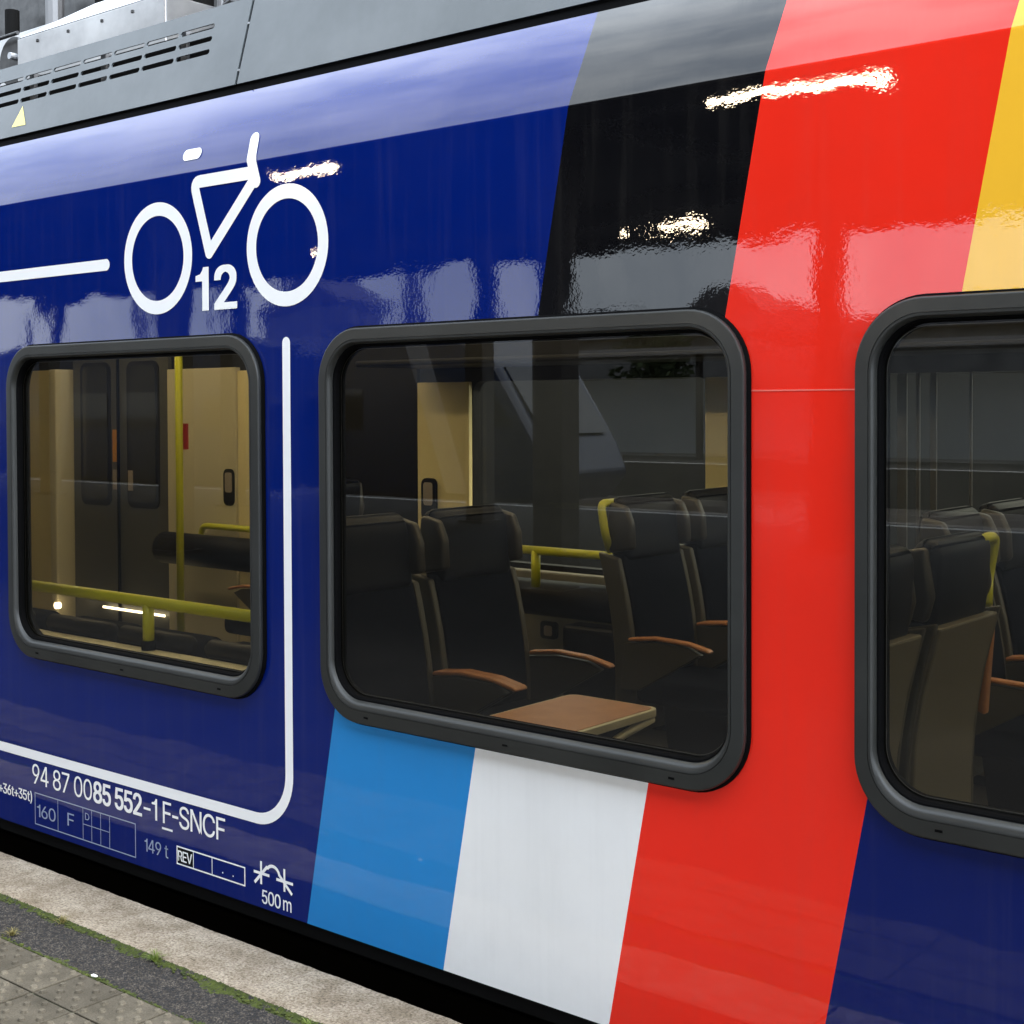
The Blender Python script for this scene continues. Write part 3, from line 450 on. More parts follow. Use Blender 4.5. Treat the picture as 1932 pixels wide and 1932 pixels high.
# folded bright upper face sloping back above the case front
bm = bmesh.new()
vv = [(-5.075, .300, 2.962), (-4.118, .300, 2.962), (-4.118, .62, 3.16), (-5.02, .62, 3.16)]
A = [bm.verts.new(v) for v in vv]; B = [bm.verts.new((v[0], v[1]+.01, v[2]-.01)) for v in vv]
bm.faces.new(A); bm.faces.new(B[::-1])
for i in range(4): bm.faces.new((A[i], B[i], B[(i+1) % 4], A[(i+1) % 4]))
part('case_lid', bm, alu_edge, rb)
for x in (-4.93, -4.72, -4.5, -4.31): part('rivet', bx(x-.006, x+.006, .2955, .3, 2.925, 2.937, bev=.002), dkmetal, rb)
part('slot_dark_backing', bx(-7.5, -3.5, .20, .285, 2.478, 2.752), under_m)  # added black box giving the lower fairing slots their dark inside
rb2 = part('roof_equipment_case', prism([(-7.4, 2.476), (-5.30, 2.476), (-5.30, 3.13), (-7.4, 3.13)], .60, 1.3, bev=.004), alu); rb2['label'] = 'farther silver case at the left edge of the roof'
wl = part('fan_housing', tube([(-5.21, .36, 2.905), (-5.21, .40, 2.905), (-5.21, .48, 2.905)], [.10, .105, .105], n=28), dkmetal)
part('fan_hub', tube([(-5.185, .33, 2.92), (-5.185, .365, 2.92)], .014), alu_edge, wl)
part('roof_cable', tube([(-6.0, .33, 2.99), (-5.30, .33, 2.999), (-5.12, .33, 3.00)], .008), dkmetal)
bk = part('roof_equipment_rack', bx(-9.0, -5.0, 1.6, 2.0, 2.476, 3.9), dkmetal)
for i in range(9): part('rack_pipe', tube([(-8.8+i*.42, 1.5, 2.9), (-8.8+i*.42, 1.5, 3.7)], .03+.01*(i % 3)), mid_metal if i % 2 else under_m, bk)
cab = part('roof_equipment_rack', bx(-4.10, -3.35, .62, 1.5, 2.476, 3.35), under_m)
for x in (-4.05, -3.99, -3.9, -3.74, -3.62, -3.55): part('rack_upright', bx(x-.012, x+.012, .54, .575, 2.476, 3.3), mid_metal, cab)
bm = tube([(-3.93, .40, 2.85), (-3.93, .40, 2.955)], .016); tube([(-3.93, .40, 2.90), (-3.80, .40, 2.935)], .008, bm); tube([(-3.93, .40, 2.925), (-3.84, .40, 2.90)], .006, bm); box(bm, -3.955, -3.905, .385, .415, 2.94, 2.955)
part('rack_bracket', bm, mid_metal, cab)
for i in range(9):
    x = -7.2+i*.46; bm = bx(x, x+.24, .19, .21, 2.62, 2.66); box(bm, x+.1, x+.13, .185, .22, 2.50, 2.76)
    part('fairing_bracket', bm, mid_metal, fa)
# ---------------------------------------------------------------- train interior
YF = 2.66
part('floor', bx(XL, XR, .014, 2.7, -.011, .0), floor_m)
part('ceiling', bx(XL, XR, .16, 2.62, 2.30, 2.36), beige_pale)
part('end_partition', bx(-10.3, -10.2, .15, YF, .0, 2.3), beige)
part('end_partition', bx(XR-.06, XR, .15, YF, .0, 2.3), int_grey)
# near side inner lining with openings
lin = fill([[(XL, .0), (XR, .0), (XR, 2.2), (XL, 2.2)]]+[rrect(a-.07, b+.055, Z0+.04, Z1-.025, .13) for a, b in WIN])
for v in lin.verts: v.co.y = .115
part('inner_lining', lin, int_grey)
FW = [(-4.760, -3.350), (-3.000, -1.600), (-1.25, .15), (.5, 1.9)]
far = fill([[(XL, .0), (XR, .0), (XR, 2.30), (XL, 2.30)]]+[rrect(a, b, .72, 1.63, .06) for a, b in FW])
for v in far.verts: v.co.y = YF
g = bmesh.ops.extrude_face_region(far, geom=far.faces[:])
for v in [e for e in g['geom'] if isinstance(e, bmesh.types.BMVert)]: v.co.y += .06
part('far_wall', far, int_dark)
for a, b in FW:
    q = part('far_glass_pane', fill([rrect(a-.01, b+.01, .71, 1.64, .06)]), glass2_m); q.location.y = YF+.04
for x0, x1 in ((-5.125, -4.762), (-3.352, -2.998), (-1.598, -1.252)):
    pn = part('pillar_panel', bx(x0, x1, YF-.03, YF-.002, .70, 1.628, bev=.004), beige)
for x0, x1 in ((-2.45, -2.41), (-2.37, -2.355), (-2.31, -2.285), (-2.15, -2.14)): part('far_window_post', bx(x0, x1, YF-.012, YF-.002, .72, 1.63), mid_metal)
part('lower_wall_panel', bx(-5.1, 1.9, YF-.05, YF-.002, .05, .695, bev=.01), panel_grey)
part('luggage_rack', bx(-5.1, 1.9, 2.15, YF-.002, 1.70, 1.73, bev=.01), int_dark)
part('luggage_rack', bx(-3.2, 1.9, .16, .50, 1.78, 1.81, bev=.01), int_dark)
def callbox(x, y, z0, z1, w_=.10):
    c = part('notice_plate', prism(rrect(x-w_/2, x+w_/2, z0, z1, w_*.35, 6), y-.02, y), int_dark)
    part('pictogram', prism(rrect(x-w_*.32, x+w_*.32, z0+(z1-z0)*.36, z1-(z1-z0)*.10, .015, 4), y-.023, y-.0205), mirror_m, c)
callbox(-5.03, YF-.031, .905, 1.128); callbox(-6.66, YF-.031, .915, 1.135)
sk = part('power_socket', prism(rrect(-4.27, -4.17, .37, .455, .018, 4), YF-.066, YF-.0505), int_dark)
part('socket_face', prism(rrect(-4.245, -4.195, .385, .435, .012, 4), YF-.07, YF-.0665), mirror_m, sk)
part('backrest_roll', tube([(-4.35, 2.42, .60), (-4.33, 2.42, .60), (-3.60, 2.42, .60), (-3.58, 2.42, .60)], [.06, .085, .085, .06], n=20), leather, smooth=True)
part('backrest_roll', tube([(-7.05, 2.42, .66), (-7.03, 2.42, .66), (-6.0, 2.42, .66), (-5.98, 2.42, .66)], [.07, .095, .095, .07], n=20), leather, smooth=True)
part('tip_up_seat', bx(-3.95, -3.62, 2.34, 2.48, .12, .50, bev=.03, seg=3), leather)
part('grab_rail', tube([(-3.30, 2.1, .862), (-3.985, 2.1, .862)], .019), rail_m, smooth=True)
part('grab_rail', tube([(-3.90, 2.1, .86), (-3.90, 2.1, .70)], .021), rail_m, smooth=True)
part('grab_rail', tube(arcpath([(-6.86, YF-.1, .66), (-6.86, YF-.1, .79), (-6.2, YF-.1, .79)], .06), .019), rail_m, smooth=True)
# vestibule at the left: doors and walls
part('vestibule_wall', bx(-7.26, -6.60, YF-.045, YF-.004, .0, 1.74, bev=.004), beige_pale)
part('vestibule_wall', bx(-6.598, -6.10, YF-.03, YF-.003, .0, 1.72, bev=.004), beige)
part('vestibule_wall', bx(-6.098, -5.128, YF-.028, YF-.003, .0, 1.72), int_dark)
part('vestibule_wall', bx(-10.19, -8.42, YF-.045, YF-.004, .0, 1.76, bev=.004), beige)
part('vestibule_wall', bx(-8.40, -8.32, YF-.16, YF-.004, .0, 1.76, bev=.01), beige_pale)
dr = part('exterior_door', bx(-8.31, -7.27, YF-.03, YF-.002, .0, 1.95), mat('door_leaf_grey', (.075, .077, .075), .45))
for x0, x1 in ((-8.22, -7.88), (-7.70, -7.36)):
    part('door_window', prism(rrect(x0, x1, .86, 1.80, .06, 5), YF-.036, YF-.0305), int_dark, dr)
    q = part('door_glass', prism(rrect(x0+.03, x1-.03, .90, 1.78, .05, 5), YF-.04, YF-.0365), mat('door_glass_dark', (.03, .033, .035), .12), dr)
part('door_joint', bx(-7.80, -7.785, YF-.045, YF-.031, .0, 1.9), black_m, dr)
lb = part('door_label', bx(-7.86, -7.81, YF-.035, YF-.0305, 1.15, 1.36), orange_m, dr)
part('door_label', bx(-7.86, -7.82, YF-.035, YF-.0305, .97, 1.10), mirror_m, dr); part('door_label', bx(-7.68, -7.63, YF-.046, YF-.0415, .97, 1.10), mirror_m, dr)
part('extinguisher_panel', bx(-6.66, -6.635, 2.28, 2.30, 1.26, 1.41), red_m)
part('step_light_strip', bx(-7.95, -7.29, YF-.06, YF-.052, .19, .203), strip_in)
part('step_light_spot', tube([(-8.28, YF-.20, .19), (-8.28, YF-.17, .19)], .022), strip_in)
part('grab_pole', tube([(-6.59, 2.2, .0), (-6.59, 2.2, 2.28)], .022), rail_m, smooth=True)
# bike bay ledge under the first window
part('window_ledge', bx(-5.6, -3.2, .12, .33, .585, .625, bev=.008), beige_pale)
for i, x in enumerate((-5.55, -4.98, -4.50, -3.98)):
    s0 = part('folded_seat', bx(x, x+.43, .34, .52, .30, .665, bev=.04, seg=4), navy_seat, smooth=True)
    part('seat_edge_roll', tube([(x+.0, .36, .652), (x+.02, .36, .652), (x+.41, .36, .652), (x+.43, .36, .652)], [.02, .034, .034, .02], n=14), leather, s0, smooth=True)
part('bike_rail', tube([(-6.2, .30, .80), (-3.3, .30, .80)], .021), rail_m, smooth=True)
br = part('rail_post', tube([(-4.25, .30, .79), (-4.25, .30, .65)], .021), rail_m, smooth=True)
part('post_foot', tube([(-4.25, .30, .66), (-4.25, .30, .626)], .026), black_m, br, smooth=True)
# seats
def xf(bm, ox, oy, rz):
    bmesh.ops.rotate(bm, verts=bm.verts[:], cent=(0, 0, 0), matrix=Matrix.Rotation(rz, 3, 'Z'))
    bmesh.ops.translate(bm, verts=bm.verts[:], vec=(ox, oy, 0)); return bm
def curveback(x, z):  # gentle lumbar curve of the backrest
    return x-.075*((z-.44)/.48)**1.3+.012*math.sin((z-.44)/.48*math.pi)
def backpoly(x0, x1, z0, z1, k=7):
    zs = [z0+(z1-z0)*i/k for i in range(k+1)]
    return [(curveback(x0, z), z) for z in zs]+[(curveback(x1, z), z) for z in zs[::-1]]
def train_seat(x, y, rz=0, handle=None, arms=(-1, 1), lab=None):
    T = lambda b: xf(b, x, y, rz)
    s = part('train_seat', T(bx(-.03, .45, -.205, .205, .36, .455, bev=.035, seg=4)), navy_seat, smooth=True)
    if lab: s['label'] = lab
    part('backrest', T(prism(backpoly(0, -.06, .45, .93), -.200, .200, bev=.018, seg=3)), navy_seat, s, smooth=True)
    part('seat_shell', T(prism([(curveback(-.010, z) if z > .44 else -.02, z) for z in (.34, .45, .55, .65, .75, .85, .915)]+[(curveback(-.10, z) if z > .44 else -.10, z) for z in (.935, .85, .75, .65, .55, .45, .34)], -.232, -.203, bev=.008)), shell_m, s)
    part('seat_shell', T(prism([(curveback(-.010, z) if z > .44 else -.02, z) for z in (.34, .45, .55, .65, .75, .85, .915)]+[(curveback(-.10, z) if z > .44 else -.10, z) for z in (.935, .85, .75, .65, .55, .45, .34)], .203, .232, bev=.008)), shell_m, s)
    part('seat_back_panel', T(prism([(curveback(-.065, z) if z > .44 else -.07, z) for z in (.22, .45, .6, .75, .92)]+[(curveback(-.105, z) if z > .44 else -.105, z) for z in (.92, .75, .6, .45, .22)], -.2025, .2025, bev=.008)), back_m, s)
    part('headrest', T(prism([(-.055, .90), (-.072, 1.00), (-.078, 1.10), (-.103, 1.145), (-.145, 1.150), (-.172, 1.12), (-.165, 1.0), (-.150, .90)], -.190, .190, bev=.03, seg=4)), leather, s, smooth=True)
    for k in (-1, 1):
        part('headrest_wing', T(prism([(-.03, .95), (-.035, 1.05), (-.065, 1.115), (-.14, 1.13), (-.16, 1.0), (-.14, .93)], *(sorted((k*.175, k*.215))), bev=.014, seg=3)), wing_m, s, smooth=True)
    for k in arms:
        ar_ = part('armrest', T(prism([(-.02, .606), (.10, .620), (.24, .614), (.335, .594), (.342, .601), (.33, .610), (.24, .628), (.10, .634), (-.02, .620)], *(sorted((k*.222, k*.258))), bev=.006, seg=2)), wood, s)
        part('armrest_support', T(prism([(-.06, .42), (.02, .42), (.30, .585), (.24, .608), (.10, .614), (-.04, .598)], *(sorted((k*.225, k*.252))), bev=.004)), shell_m, s)
    part('seat_pedestal', T(prism([(.05, .0), (.28, .0), (.34, .36), (.0, .36)], -.06, .06, bev=.01)), int_dark, s)
    if handle:
        hy = handle*.25
        part('seat_handle', T(tube(arcpath([(-.15, handle*.14, 1.125), (-.15, hy, 1.125), (-.13, hy, 1.01), (-.15, handle*.19, .94)], .03), .016)), rail_m, s, smooth=True)
    return s
train_seat(-3.165, .435, lab='navy seat by the middle window')
train_seat(-3.165, .945, lab='navy aisle seat behind the small table')
train_seat(-3.045, 1.875, handle=-1, lab='navy seat across the aisle with a yellow handle')
train_seat(-3.045, 2.385, lab='navy seat by the far windows')
PI = math.pi
train_seat(-1.645, .435, PI, lab='seat nearest the right window, facing the table')
ws = train_seat(-1.645, .945, PI, handle=-1, arms=(1,), lab='grey backed seat in the right window with a yellow handle')
part('raised_armrest', prism([(-1.546, .62), (-1.522, .61), (-1.500, .90), (-1.508, .925), (-1.530, .925), (-1.538, .90)], 1.188, 1.226, bev=.008, seg=3), wood, ws, smooth=True)
train_seat(-1.78, 1.875, 0, lab='seat across the aisle in the right window')
train_seat(-1.78, 2.385, 0)
train_seat(.62, .435, PI); train_seat(.62, .945, PI)
train_seat(-5.2, 1.95, PI); 
# table
tb = part('window_table', prism(rrect(-2.545, -2.225, .135, .585, .035, 6), .617, .640, axis='z', bev=.003), rim_m)
part('table_surface', prism(rrect(-2.533, -2.237, .147, .573, .028, 6), .6402, .6415, axis='z'), wood, tb)
part('table_bracket', tube(arcpath([(-2.24, .56, .61), (-2.24, .35, .58), (-2.24, .13, .40)], .08), .012), rim_m, tb, smooth=True)
part('waste_bin', bx(-2.47, -2.30, .118, .25, .30, .52, bev=.02), int_dark, tb)
# ceiling light strips
for y in (.95, 2.0):
    for i in range(1, 6): part('ceiling_light', bx(-10+i*2.0, -8.2+i*2.0, y-.05, y+.05, 2.285, 2.298), lamp_in)

# ================================================================ the platform
def srf(name, bm, m, kind='structure', smooth=False, label=None):
    o = obj(name, bm, m, None, smooth); o['kind'] = kind
    if label: o['label'] = label
    return o
def sheet(x0, x1, y0, y1, z, step, fn):
    nx = max(2, int((x1-x0)/step)); ny = max(2, int((y1-y0)/step)); bm = bmesh.new()
    g = [[bm.verts.new((x0+(x1-x0)*i/nx, y0+(y1-y0)*j/ny, z+fn(x0+(x1-x0)*i/nx, y0+(y1-y0)*j/ny))) for i in range(nx+1)] for j in range(ny+1)]
    for a, b in zip(g, g[1:]):
        for i in range(nx): bm.faces.new((a[i], a[i+1], b[i+1], b[i]))
    return bm
# coping stone
cop = mat('weathered_coping_concrete', (.3, .27, .22), .9); t = NT(cop); p = t.pos()
big_ = t.noise(5, 6, .65, p); fine = t.noise(130, 4, .7, p)
c1 = t.ramp(big_, .3, (.24, .195, .145), .7, (.43, .375, .30)); c2 = t.ramp(fine, .32, (.35, .33, .30), .55, (1, 1, 1), ((.72, (1.25, 1.25, 1.25)),))
vo = t.n('ShaderNodeTexVoronoi'); vo.inputs['Scale'].default_value = 75; t.l(p, vo.inputs['Vector'])
spk = t.ramp(vo.outputs['Distance'], .0, (1.9, 1.9, 1.9), .12, (1, 1, 1)); vo2 = t.noise(17, 3, .5, p)
spk = t.mix(t.ramp(vo2, .58, (0,)*3, .66, (1,)*3), (1, 1, 1), spk)
pit = t.ramp(t.noise(42, 5, .7, p), .56, (1, 1, 1), .70, (.55, .52, .48)); pit = t.mix(1, pit, t.ramp(t.noise(13, 5, .7, p), .40, (1.08,)*3, .66, (.72, .69, .64)), 'MULTIPLY')
t.l(t.mix(1, t.mix(1, t.mix(1, c1, c2, 'MULTIPLY'), spk, 'MULTIPLY'), pit, 'MULTIPLY'), t.b.inputs['Base Color'])
t.l(t.bump(fine, 1, .004, t.bump(t.noise(28, 5, .7, p), 1, .006)), t.b.inputs['Normal'])
t.b.inputs['Specular IOR Level'].default_value = .2
def copf(x, y):
    e = 1-min(1, (-.22-y)/.012); e2 = 1-min(1, (y+.445)/.010)
    return -.006*e*e-.004*max(0, e2)**2+.0018*noise.noise(Vector((x*14, y*14, 0)))+.0012*noise.noise(Vector((x*55, y*55, 3)))
srf('platform_coping', sheet(-5.6, -1.6, -.443, -.221, .0, .0055, copf), cop, smooth=True)
for x0, x1 in ((-60, -5.603), (-1.597, 30)): srf('platform_coping', bx(x0, x1, -.443, -.221, -.12, 0, bev=.004), cop)
srf('platform_edge_wall', bx(-60, 30, -14.0, -.235, -1.0, -.125), noisy('platform_wall_concrete', (.05, .047, .04), (.09, .085, .075), 6, .9))
srf('platform_coping_side', bx(-5.6, -1.6, -.26, -.2215, -.124, -.0075), cop)
# asphalt strip with moss at both edges
asp = mat('coarse_asphalt', (.06, .06, .06), .8); t = NT(asp); p = t.pos(); sx = t.n('ShaderNodeSeparateXYZ'); t.l(p, sx.inputs[0])
v3 = t.n('ShaderNodeTexVoronoi'); v3.inputs['Scale'].default_value = 190; t.l(p, v3.inputs['Vector'])
st = t.mix(t.ramp(t.noise(60, 3, .6, p), .35, (0,)*3, .7, (1,)*3), (.022, .018, .014), (.125, .108, .090))
st = t.mix(t.ramp(v3.outputs['Distance'], .2, (0,)*3, .65, (1,)*3), st, (.016, .016, .017))
wob = t.math('MULTIPLY', t.math('SUBTRACT', t.noise(6, 5, .7, p), .5), .16)
yy = t.math('ADD', sx.outputs[1], wob)
m1 = t.math('GREATER_THAN', yy, -.468); m2 = t.math('LESS_THAN', yy, -.626)
mossmask = t.math('MULTIPLY', t.math('MAXIMUM', m1, m2), t.math('GREATER_THAN', t.noise(70, 3, .7, p), .42))
moss_c = t.ramp(t.noise(40, 4, .7, p), .3, (.018, .026, .005), .72, (.065, .085, .012))
t.l(t.mix(mossmask, st, moss_c), t.b.inputs['Base Color']); t.l(t.bump(v3.outputs['Distance'], -1, .006), t.b.inputs['Normal']); t.b.inputs['Specular IOR Level'].default_value = .3
def aspf(x, y): k = max(0, 1-abs(y+.444)/.012, 1-abs(y+.637)/.010); return -.010+.009*k+.0035*noise.noise(Vector((x*130, y*130, 0)))+.002*noise.noise(Vector((x*300, y*300, 5)))
srf('asphalt_strip', sheet(-4.6, -2.2, -.6385, -.4425, .0, .0035, aspf), asp, smooth=False)
for x0, x1 in ((-60, -4.602), (-2.198, 30)): srf('asphalt_strip', bx(x0, x1, -.637, -.444, -.12, -.008), asp)
# studded paving
pav = mat('tactile_paving_concrete', (.2, .18, .15), .85); t = NT(pav); p = t.pos()
cA = t.ramp(t.noise(9, 6, .65, p), .3, (.060, .053, .040), .72, (.125, .111, .087)); cB = t.ramp(t.noise(220, 3, .7, p), .3, (.62,)*3, .62, (1.1,)*3)
ob = t.n('ShaderNodeAttribute', attribute_name='tone'); t.l(t.mix(1, t.mix(1, cA, cB, 'MULTIPLY'), ob.outputs['Color'], 'MULTIPLY'), t.b.inputs['Base Color'])
t.l(t.bump(t.noise(160, 4, .7, p), 1, .0010), t.b.inputs['Normal']); t.b.inputs['Specular IOR Level'].default_value = .25
bm = bmesh.new(); col = bm.loops.layers.float_color.new('tone')
px_, py_ = .184, .152
for r_ in range(3):
    for k in range(34):
        x0 = -6.9205+k*px_-.002*r_; y1 = -.640-r_*py_; tn = random.uniform(.88, 1.08); nf = len(bm.faces)
        dz = random.uniform(-.0012, .0012); b0 = set(bm.faces)
        sub = bmesh.new(); box(sub, x0+.0034, x0+px_-.0034, y1-py_+.0026, y1-.0026, -.05, dz, bev=.0025, seg=2)
        if -5 < x0 < -2 and r_ < 4:
            for i in range(5):
                for j in range(5):
                    if (i+j) % 2: continue
                    cx = x0+px_*(.12+.19*i)+random.uniform(-.002, .002); cy = y1-py_*(.12+.19*j)
                    g = bmesh.ops.create_cone(sub, segments=10, radius1=.0125, radius2=.0075, depth=.0076, cap_ends=True, matrix=Matrix.Translation((cx, cy, dz+.0020)))
        me = bpy.data.meshes.new('t'); sub.to_mesh(me); sub.free(); bm.from_mesh(me); bpy.data.meshes.remove(me)
        for fc in list(bm.faces)[nf:]:
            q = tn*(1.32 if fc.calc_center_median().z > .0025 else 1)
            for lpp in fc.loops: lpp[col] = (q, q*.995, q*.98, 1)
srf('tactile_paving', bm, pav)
srf('paving_joint_bed', bx(-6.93, -.66, -1.100, -.6375, -.06, -.0045), noisy('mossy_joint', (.03, .035, .015), (.06, .06, .04), 30, .95))
plat_m = noisy('platform_asphalt', (.012, .012, .012), (.022, .0215, .021), 2, .85, .003, 90)
srf('platform_surface', bx(-60, 30, -13.98, -1.103, -.12, -.003), plat_m)
for x0, x1 in ((-60, -6.933), (-.657, 30)): srf('platform_surface', bx(x0, x1, -1.100, -.640, -.12, -.003), plat_m)
# moss cushions and weeds
mossm = noisy('moss', (.022, .032, .005), (.075, .095, .012), 60, .95, .003, 200)
bm = bmesh.new()
for i in range(620):
    x = random.uniform(-4.3, -2.3); near = random.random() < .62
    if noise.noise(Vector((x*3.2, 0 if near else 9, 0))) < -.08 and random.random() < .85: continue
    y = (-.447-abs(random.gauss(0, .010))) if near else (-.634+abs(random.gauss(0, .008)))
    r_ = random.uniform(.002, .0065)
    bmesh.ops.create_icosphere(bm, subdivisions=1, radius=r_, matrix=Matrix.Translation((x, y, -.008)) @ Matrix.Diagonal((random.uniform(1, 2), random.uniform(.8, 1.2), random.uniform(.35, .7), 1)))
srf('moss', bm, mossm, kind='stuff', smooth=True, label='green moss along both edges of the asphalt strip')
grass_m = noisy('weed_leaf', (.07, .12, .012), (.17, .22, .035), 40, .6)
dry_m = noisy('dry_weed_leaf', (.14, .13, .03), (.22, .18, .06), 40, .7)
def tuft(x, y, n, h, lab, m=grass_m, seed=1):
    rnd = random.Random(seed); bm = bmesh.new()
    for i in range(n):
        a = rnd.uniform(0, 2*PI); L_ = h*rnd.uniform(.5, 1.1); sp = rnd.uniform(.4, 1.0); wd = rnd.uniform(.0008, .0016); pr = None
        bx0, by0 = rnd.gauss(0, .004), rnd.gauss(0, .003)
        for s in range(5):
            q = s/4; d = L_*sp*q; z = L_*(1-sp*.75)*math.sin(q*2.2)+.001
            c = Vector((bx0+math.cos(a)*d, by0+math.sin(a)*d, z)); nn = Vector((-math.sin(a), math.cos(a), 0))*wd*(1-q*.85)
            cur = (bm.verts.new(c+nn), bm.verts.new(c-nn))
            if pr: bm.faces.new((pr[0], pr[1], cur[1], cur[0]))
            pr = cur
    o = obj('weed_tuft', bm, m); o.location = (x, y, -.010); tag(o, lab, 'weed', 'weeds in the asphalt strip'); return o
tuft(-3.185, -.452, 60, .050, 'bright green grass tuft, middle one of the weeds along the edging stone', seed=3)
tuft(-3.63, -.456, 44, .040, 'yellowish moss-like weed by the edging stone near the left edge', dry_m, seed=5)
tuft(-3.66, -.60, 50, .036, 'low dull weed at the far left corner of the studded paving', dry_m, seed=6)
tuft(-2.56, -.462, 30, .030, 'small green weed at the bottom end of the edging stone', seed=9)
bm = bmesh.new(); bmesh.ops.create_icosphere(bm, subdivisions=2, radius=.008)
for v in bm.verts: v.co = Vector((v.co.x*1.5*(1+.4*noise.noise(v.co*300)), v.co.y*.8, v.co.z*.35+.003*noise.noise(v.co*400)))
o = obj('litter_scrap', bm, mat('white_paper', (.75, .75, .72), .7)); o.location = (-3.215, -.625, -.003); tag(o, 'small crumpled white scrap lying beside the studded paving', 'litter')

# ================================================================ behind the camera: what the lacquer and panes mirror
trk = noisy('track_ballast', (.07, .065, .06), (.17, .16, .15), 14, .95, .02, 40)
srf('ground', bx(-300, 300, -300, 300, -1.30, -1.02), trk)
canm = mat('dark_canopy_soffit', (.012, .011, .010), .8); steel = noisy('dark_brown_steel', (.018, .014, .013), (.03, .024, .022), 5, .5)
can = empty('platform_canopy', (-20, -8, 0), label='dark platform canopy roof over the platform, mirrored in the carriage lacquer', cat='canopy')
def cpart(par, name, bm, m, smooth=False):
    o = obj(name, bm, m, None, smooth); o.parent = par
    o.matrix_parent_inverse = Matrix.Translation(par.location).inverted(); return o
cpart(can, 'roof', bx(-60, 20, -14.2, -2.8, 3.95, 4.15), canm)
cpart(can, 'fascia', bx(-60, 20, -2.798, -2.74, 3.86, 4.2), steel); cpart(can, 'fascia', bx(-60, 20, -14.26, -14.202, 3.80, 4.2), steel)
for y in (-6.2, -11.0): cpart(can, 'beam', bx(-60, 20, y-.08, y+.08, 3.70, 3.948), steel)
for k in range(14):
    x = 15-k*5+3-5; bmx = bx(x-.05, x+.05, -14.1, -2.9, 3.80, 3.9); cpart(can, 'rafter', bmx, steel)
nc = 0
for y in (-6.2, -11.0):
    for k in range(7):
        x = -2-5*k if y > -8 else -2-5*k
        o = empty('canopy_column', (x, y, 0), label='dark steel canopy column with base plate', cat='column', group='canopy columns mirrored in the carriage')
        sh = bpy.data.objects.get('canopy_column_shaft_src')
        cpart(o, 'shaft', bx(x-.15, x+.15, y-.12, y+.12, .0, 3.70, bev=.01), steel); cpart(o, 'base_plate', bx(x-.2, x+.2, y-.2, y+.2, -.003, .03), steel)
        nc += 1
def plamp(x0, x1, y, z=3.70):
    o = empty('platform_lamp', ((x0+x1)/2, y, z), label='lit fluorescent lamp under the canopy, mirrored in the carriage side', cat='lamp', group='canopy lamps')
    cpart(o, 'housing', bx(x0-.05, x1+.05, y-.09, y+.09, z+.022, z+.10, bev=.01), mid_metal)
    cpart(o, 'tube', tube([(x0, y, z), (x1, y, z)], .030, n=10), lamp_pl, True)
for a, b in ((-5.52, -4.10), (-10.40, -9.40), (-.6, .8)): plamp(a, b, -6.13)
for a, b in ((-9.86, -9.26), (-10.31, -10.24)): plamp(a, b, -12.1, 3.72)
plamp(-15.48, -15.42, -11.4, 3.70)
# tracks, opposite platform, parked train, building
railm = mat('worn_rail_steel', (.35, .33, .31), .3, metal=.8)
for y in (-15.2, -16.64, -19.6, -21.04, -24.6, -26.04):
    o = obj('rail', bx(-120, 60, y-.035, y+.035, -.92, -.76), railm); tag(o, 'steel rail on ballast across the far tracks', 'rail', 'rails of the far tracks')
srf('opposite_platform', bx(-120, 60, -33, -28, -1.0, .0), plat_m)
nv = mat('parked_train_navy', (.006, .010, .024), .25); wht = mat('parked_train_white', (.10, .105, .12), .25); dg = mat('parked_train_glass', (.01, .011, .013), .05)
pkt = empty('parked_train', (-20, -20.3, -.8), label='dark blue train with sloping nose parked on the far track', cat='train')
npf = [(-80, -.45), (-17.6, -.45), (-17.1, .1), (-17.4, .75), (-18.5, 2.35), (-19.6, 3.05), (-80, 3.05)]
cpart(pkt, 'body', prism(npf, -21.7, -18.9, bev=.12, seg=3), nv)
cpart(pkt, 'windscreen', prism([(-17.52, 1.0), (-17.45, .95), (-18.45, 2.32), (-18.55, 2.30)], -21.4, -19.2), dg)
cpart(pkt, 'cab_window', prism([(-18.6, 1.1), (-18.0, 1.1), (-18.75, 2.15), (-19.2, 2.15)], -18.9, -18.885), dg)
cpart(pkt, 'white_band', prism([(-19.8, -.3), (-19.2, -.3), (-20.4, 2.9), (-21.0, 2.9)], -18.899, -18.88), wht)
cpart(pkt, 'headlight', tube([(-17.15, -19.3, .35), (-17.05, -19.3, .33)], .09), mat('headlamp', (1, 1, 1), .3, emit=(1, 1, .95), es=4), True)
for i in range(14): cpart(pkt, 'window', bx(-24-i*2.4, -22.3-i*2.4, -18.9, -18.88, 1.0, 1.9), dg)
wht2 = mat('white_line_paint', (.6, .6, .58), .6)
srf('platform_edge_line', bx(-60, 30, -13.75, -13.6, -.003, .001), wht2)
srf('platform_edge_line', bx(-120, 60, -28.5, -28.35, -.003, .004), wht2)
shl = empty('opposite_shelter', (-20, -31, 0), label='long flat shelter roof on posts over the opposite platform', cat='shelter')
cpart(shl, 'roof', bx(-70, -5, -32.5, -29.5, 2.9, 3.1), mid_metal); cpart(shl, 'back_wall', bx(-70, -5, -32.5, -32.4, .1, 2.3), mat('shelter_panel', (.25, .27, .28), .3))
for i in range(14): cpart(shl, 'post', bx(-69+i*4.8, -68.85+i*4.8, -30.6, -30.45, 0, 2.9), steel)
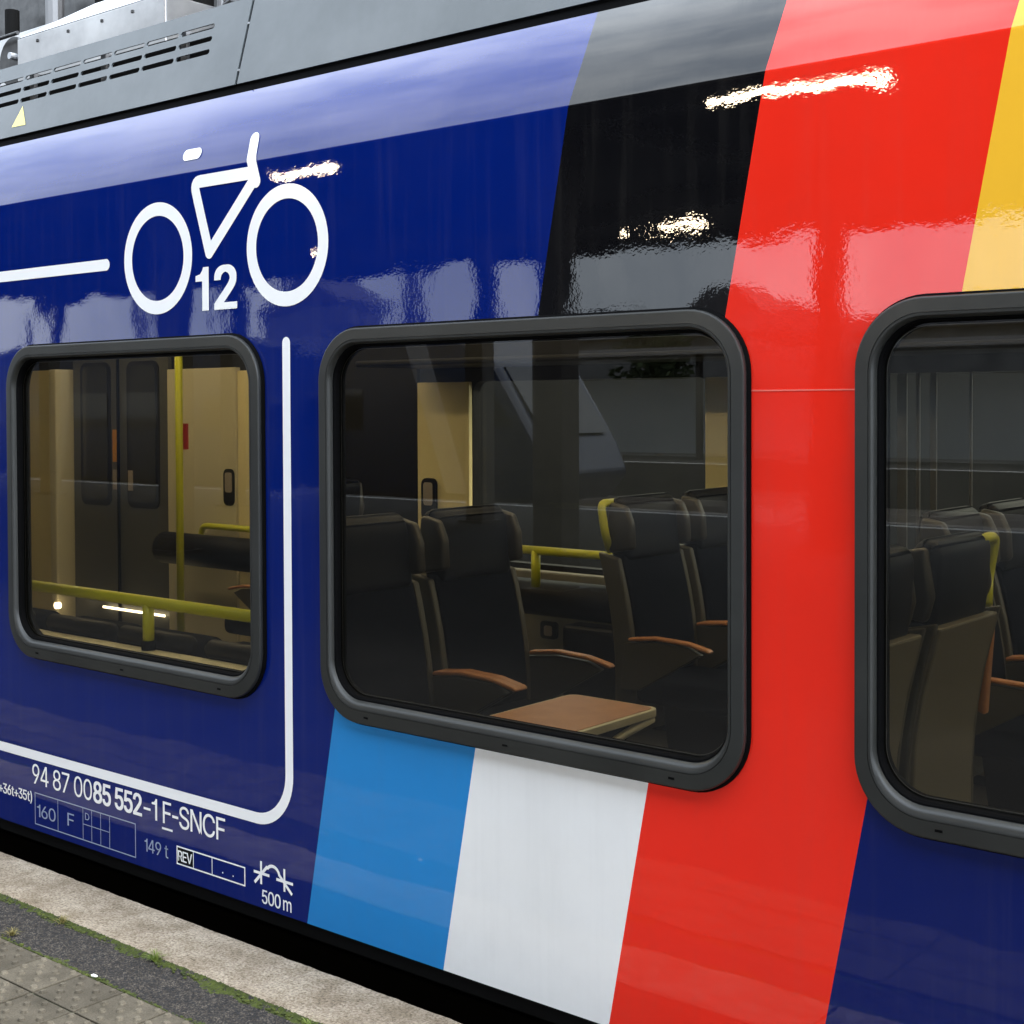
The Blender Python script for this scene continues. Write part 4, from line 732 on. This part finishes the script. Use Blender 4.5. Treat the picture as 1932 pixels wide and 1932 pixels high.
for k, (x, y) in enumerate(((-50, -23), (-36, -23), (-24.5, -23), (-13.2, -23), (-6.5, -23))):
    o = empty('catenary_mast', (x, y, -1), label='steel overhead line mast with bracket arm beside the far tracks', cat='mast', group='overhead line masts')
    cpart(o, 'mast', bx(x-.16, x+.16, y-.12, y+.12, -1.02, 8.5), steel)
    cpart(o, 'bracket_arm', tube([(x, y+.1, 6.2), (x, y+3.0, 6.7)], .05), steel); cpart(o, 'bracket_arm', tube([(x, y+.1, 5.0), (x, y+2.9, 5.6)], .04), steel)
fol = noisy('dark_foliage', (.012, .022, .008), (.04, .06, .02), 3, .9)
for k, (x, y, hh_, rr) in enumerate(((-44, -40, 5.5, 2.2), (-28, -39, 4.6, 1.6))):
    o = empty('tree', (x, y, -1), label=['largest dark tree, farthest left beyond the tracks', 'small dark tree to the right of the largest, beyond the tracks'][k], cat='tree')
    rn = random.Random(k+40); bm = bmesh.new()
    for i in range(1500):
        u = Vector((rn.gauss(0, 1), rn.gauss(0, 1), rn.gauss(0, 1))).normalized()*(rn.random()**.4)
        u *= .75+.5*noise.noise(u*2.3+Vector((k*9, 0, 0))); c = Vector((x+u.x*rr, y+u.y*rr, hh_-rr*.9+u.z*rr*1.15)); a_ = Vector((rn.gauss(0, 1), rn.gauss(0, 1), rn.gauss(0, 1))).normalized(); b_ = a_.orthogonal().normalized()
        q = rn.uniform(.10, .22); bm.faces.new([bm.verts.new(c+a_*q), bm.verts.new(c+b_*q*.6), bm.verts.new(c-a_*q), bm.verts.new(c-b_*q*.6)])
    cpart(o, 'crown', bm, fol); cpart(o, 'trunk', tube([(x, y, -1.02), (x+.1, y, 1), (x, y, hh_-rr*.8)], [.22, .17, .08]), steel)
bld = empty('station_building', (-25, -44, -1), label='long low grey rendered building beyond the far tracks', cat='building')
rnd_m = noisy('grey_render', (.055, .055, .055), (.09, .09, .088), 1.2, .9)
cpart(bld, 'wall', bx(-150, 60, -50, -44, -1, 4.2), rnd_m); cpart(bld, 'roof', prism([(-151, 4.2), (61, 4.2), (60, 5.0), (-150, 5.0)], -50.5, -43.5), noisy('slate', (.05, .05, .055), (.08, .08, .085), 3, .8))
for i in range(18): cpart(bld, 'window', bx(-140+i*9.4, -137.4+i*9.4, -44.02, -43.98, 1.2, 2.6), dg)
for k, (x, y, h, w2) in enumerate(((-60, -52, 9.5, 7), (-33, -53, 7.2, 6), (-14, -55, 8.0, 8))):
    o = empty('gabled_house', (x, y, -1), label=['tall gabled house beyond the far left of the building', 'narrow gabled house behind the middle of the low building', 'broad gabled house behind the right of the low building'][k], cat='house')
    cpart(o, 'wall', bx(x-w2/2, x+w2/2, y-3, y+1, -1, h-2.2), rnd_m); cpart(o, 'roof', prism([(x-w2/2-.3, h-2.2), (x+w2/2+.3, h-2.2), (x, h)], y-3.3, y+1.3), steel)
# beyond the train: added backdrop that keeps the far windows dark
wl_ = obj('dark_backdrop_wall', bx(-60, 30, 6.0, 6.4, -1.02, 2.1), noisy('backdrop_dark', (.008, .008, .008), (.016, .016, .016), 3, .9)); tag(wl_, 'added dark backdrop wall behind the far windows of the carriage', 'wall')
